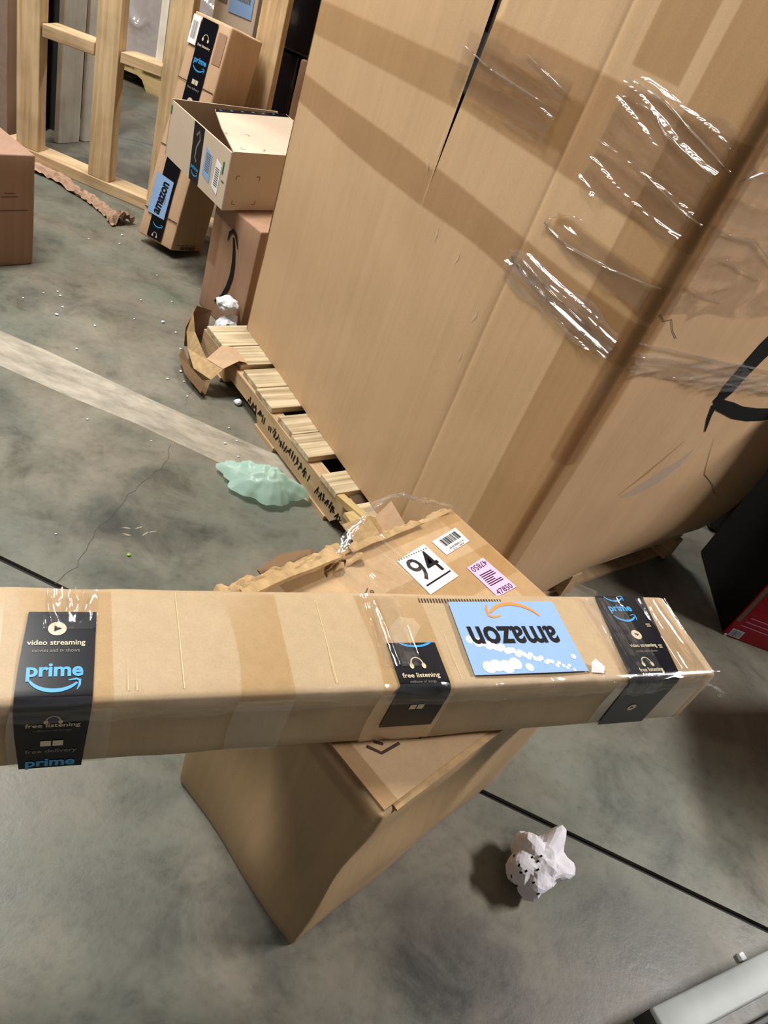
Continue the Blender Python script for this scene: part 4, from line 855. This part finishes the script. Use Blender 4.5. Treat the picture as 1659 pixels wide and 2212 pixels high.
# kraft paper trailing along the base plate
ks = [V(q) for q in ((-1.90, 2.66, 0), (-1.76, 2.665, 0), (-1.65, 2.66, 0), (-1.56, 2.62, 0), (-1.49, 2.60, 0), (-1.43, 2.575, 0), (-1.38, 2.55, 0), (-1.33, 2.525, 0), (-1.29, 2.508, 0))]
kp = spl(ks, 8)
def kraft():
    vs, fs = [], []; m = 11; n = len(kp)
    for i, p in enumerate(kp):
        t = (kp[min(i + 1, n - 1)] - kp[max(i - 1, 0)]).normalized(); a = V((-t.y, t.x, 0)); f = i / (n - 1)
        wd = 0.055 + 0.03 * math.exp(-((f - 0.12) / 0.15) ** 2) + 0.05 * math.exp(-((f - 0.97) / 0.10) ** 2)
        for k in range(m):
            q = k / (m - 1) - 0.5; z = 0.006 + (0.020 + 0.035 * math.exp(-((f - 0.97) / 0.08) ** 2)) * max(0, ridge(i * 0.22, q * 4.5, 1.0) * 0.7 + 0.3 - abs(q)) + 0.008 * noise.noise(V((i * 0.6, q * 9, 4)))
            vs.append(p + a * q * wd + Zup * max(0.001, z) + t * 0.012 * noise.noise(V((i * 0.3, q * 6, 8))))
    for i in range(n - 1):
        for k in range(m - 1): fs.append((i * m + k, i * m + k + 1, (i + 1) * m + k + 1, (i + 1) * m + k))
    return vs, fs
single('kraft_paper', kraft(), 'kraft', 'crumpled strip of brown kraft paper along the stud base plate', 'paper', (-1.5, 2.6, 0))
# foam chunks leaning on the arrow carton
single('foam_chunk', crumple(-0.675, 2.022, 0.046, 1.15, 9.1, 3), 'foam', 'lower white foam chunk at the far end of the pallet', 'foam chunk', (-0.675, 2.022, 0), group='white foam chunks by the pallet')
c2 = crumple(-0.690, 2.035, 0.040, 0.75, 5.7, 3); zt2 = 0.088
single('foam_chunk', ([V(v) + Zup * zt2 for v in c2[0]], c2[1]), 'foam', 'upper white foam chunk lying on another by the pallet end', 'foam chunk', (-0.690, 2.035, zt2), group='white foam chunks by the pallet')
single('foam_chunk', crumple(-0.497, 1.722, 0.014, 0.8, 2.2, 2), 'foam', 'small white foam lump alone on the floor beside the pallet stringer', 'foam chunk', (-0.497, 1.722, 0), group='white foam chunks by the pallet')
single('lime_scrap', crumple(-0.452, 1.045, 0.006, 0.6, 1.2, 1), 'lime', 'tiny lime green scrap on the concrete floor', 'scrap', (-0.452, 1.045, 0))
# foam crumbs
rnd = random.Random(11)
crumbs = [(-1.086, 1.78, .007), (-1.199, 1.791, .004), (-1.141, 1.883, .005), (-0.857, 1.977, .008), (-0.982, 1.805, .005), (-0.926, 1.928, .004), (-0.746, 1.873, .005), (-0.728, 1.929, .008), (-1.10, 1.83, .005),
          (-1.18, 1.86, .004), (-1.16, 1.90, .004), (-0.97, 2.05, .005), (-0.90, 2.12, .004), (-0.80, 1.95, .005), (-0.69, 1.76, .006), (-0.66, 1.72, .004), (-0.70, 1.70, .005), (-0.62, 1.66, .004), (-0.47, 1.60, .004), (-0.43, 1.56, .004), (-0.45, 1.53, .005), (-0.40, 1.50, .004),
          (-0.95, 1.66, .005), (-0.76, 1.40, .004), (-0.6, 1.42, .003), (-1.02, 2.25, .004), (-0.88, 2.28, .003), (-1.22, 2.36, .005), (-1.30, 2.30, .004), (-0.60, 1.02, .003), (-1.25, 2.43, .006)]
base_crumb = {}
for i, (x, y, r) in enumerate(crumbs):
    k = i % 4
    if k not in base_crumb:
        o = single('foam_crumb', crumple(0, 0, 1.0, 0.7, k * 2.1, 1), 'foam', 'x', 'foam crumb', (0, 0, 0), group='white foam crumbs scattered on the floor'); base_crumb[k] = o
    else:
        o = base_crumb[k].copy(); COL.objects.link(o)
    o.location = (x, y, 0.0002); o.scale = (r, r, r * 0.8); o.rotation_euler = (0, 0, i * 1.3)
    o['label'] = 'tiny white foam crumb scattered on the concrete floor left of the pallet'
# scuffed white scrape on the floor
part('scrape_mark', flat(FF, [xf([[(-0.011, -0.001), (0.004, -0.0025), (0.010, 0.001), (-0.002, 0.0022)]], -0.475 + dx, 1.115 + dy, a)[0] for dx, dy, a in ((-0.02, 0.0, .4), (0.0, 0.015, 1.0), (0.02, 0.005, 1.3), (0.03, 0.02, .8), (-0.01, -0.018, .2))], 0.0005), 'stripe', floor)
# torn cardboard wedge round the pallet corner
cs = thing('torn_cardboard', 'folded torn cardboard piece around the far corner of the pallet', 'cardboard', (-0.64, 1.80, 0))
def fold(rows):
    n = len(rows[0]); vs = [V(v) for r in rows for v in r]; fs = [(j * n + i, j * n + i + 1, (j + 1) * n + i + 1, (j + 1) * n + i) for j in range(len(rows) - 1) for i in range(n - 1)]
    k = len(vs); th = V((0.002, 0.002, 0.002)); return vs, fs
part('outer_fold', fold([[(-0.735, 1.905, 0.002), (-0.700, 1.835, 0.002), (-0.640, 1.745, 0.002), (-0.585, 1.700, 0.003)], [(-0.748, 1.900, 0.05), (-0.705, 1.82, 0.045), (-0.645, 1.735, 0.045), (-0.578, 1.700, 0.055)], [(-0.745, 1.915, 0.115), (-0.705, 1.855, 0.085), (-0.625, 1.765, 0.07), (-0.560, 1.725, 0.085)]]), 'raw', cs)
part('end_fold', fold([[(-0.748, 1.90, 0.0), (-0.765, 1.96, 0.0), (-0.72, 2.0, 0.0)], [(-0.752, 1.898, 0.06), (-0.775, 1.96, 0.05), (-0.725, 2.005, 0.06)], [(-0.740, 1.915, 0.118), (-0.752, 1.955, 0.112), (-0.715, 1.985, 0.10)]]), 'brown', cs)
part('top_fold', fold([[(-0.625, 1.765, 0.072), (-0.560, 1.725, 0.087)], [(-0.600, 1.80, 0.112), (-0.53, 1.755, 0.112)], [(-0.575, 1.825, 0.106), (-0.512, 1.775, 0.106)]]), 'tan', cs)
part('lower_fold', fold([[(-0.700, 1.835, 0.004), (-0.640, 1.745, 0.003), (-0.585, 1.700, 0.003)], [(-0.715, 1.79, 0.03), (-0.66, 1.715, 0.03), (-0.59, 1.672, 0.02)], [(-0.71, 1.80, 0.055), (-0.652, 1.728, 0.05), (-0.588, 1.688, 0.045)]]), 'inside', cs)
# cardboard flap between pallet and the damaged carton
cf = thing('cardboard_offcut', 'bent cardboard offcut between the pallet end and the damaged carton', 'cardboard', (-0.02, 1.26, 0.117))
part('outer_fold', fold([[(-0.075, 1.275, 0.113), (0.035, 1.165, 0.113)], [(-0.030, 1.300, 0.145), (0.065, 1.195, 0.15)], [(-0.015, 1.318, 0.135), (0.082, 1.215, 0.135)]]), 'raw', cf)
part('inner_fold', fold([[(-0.015, 1.318, 0.135), (0.082, 1.215, 0.135)], [(0.005, 1.338, 0.18), (0.095, 1.235, 0.175)]]), 'tan', cf)
bpy.context.view_layer.update()
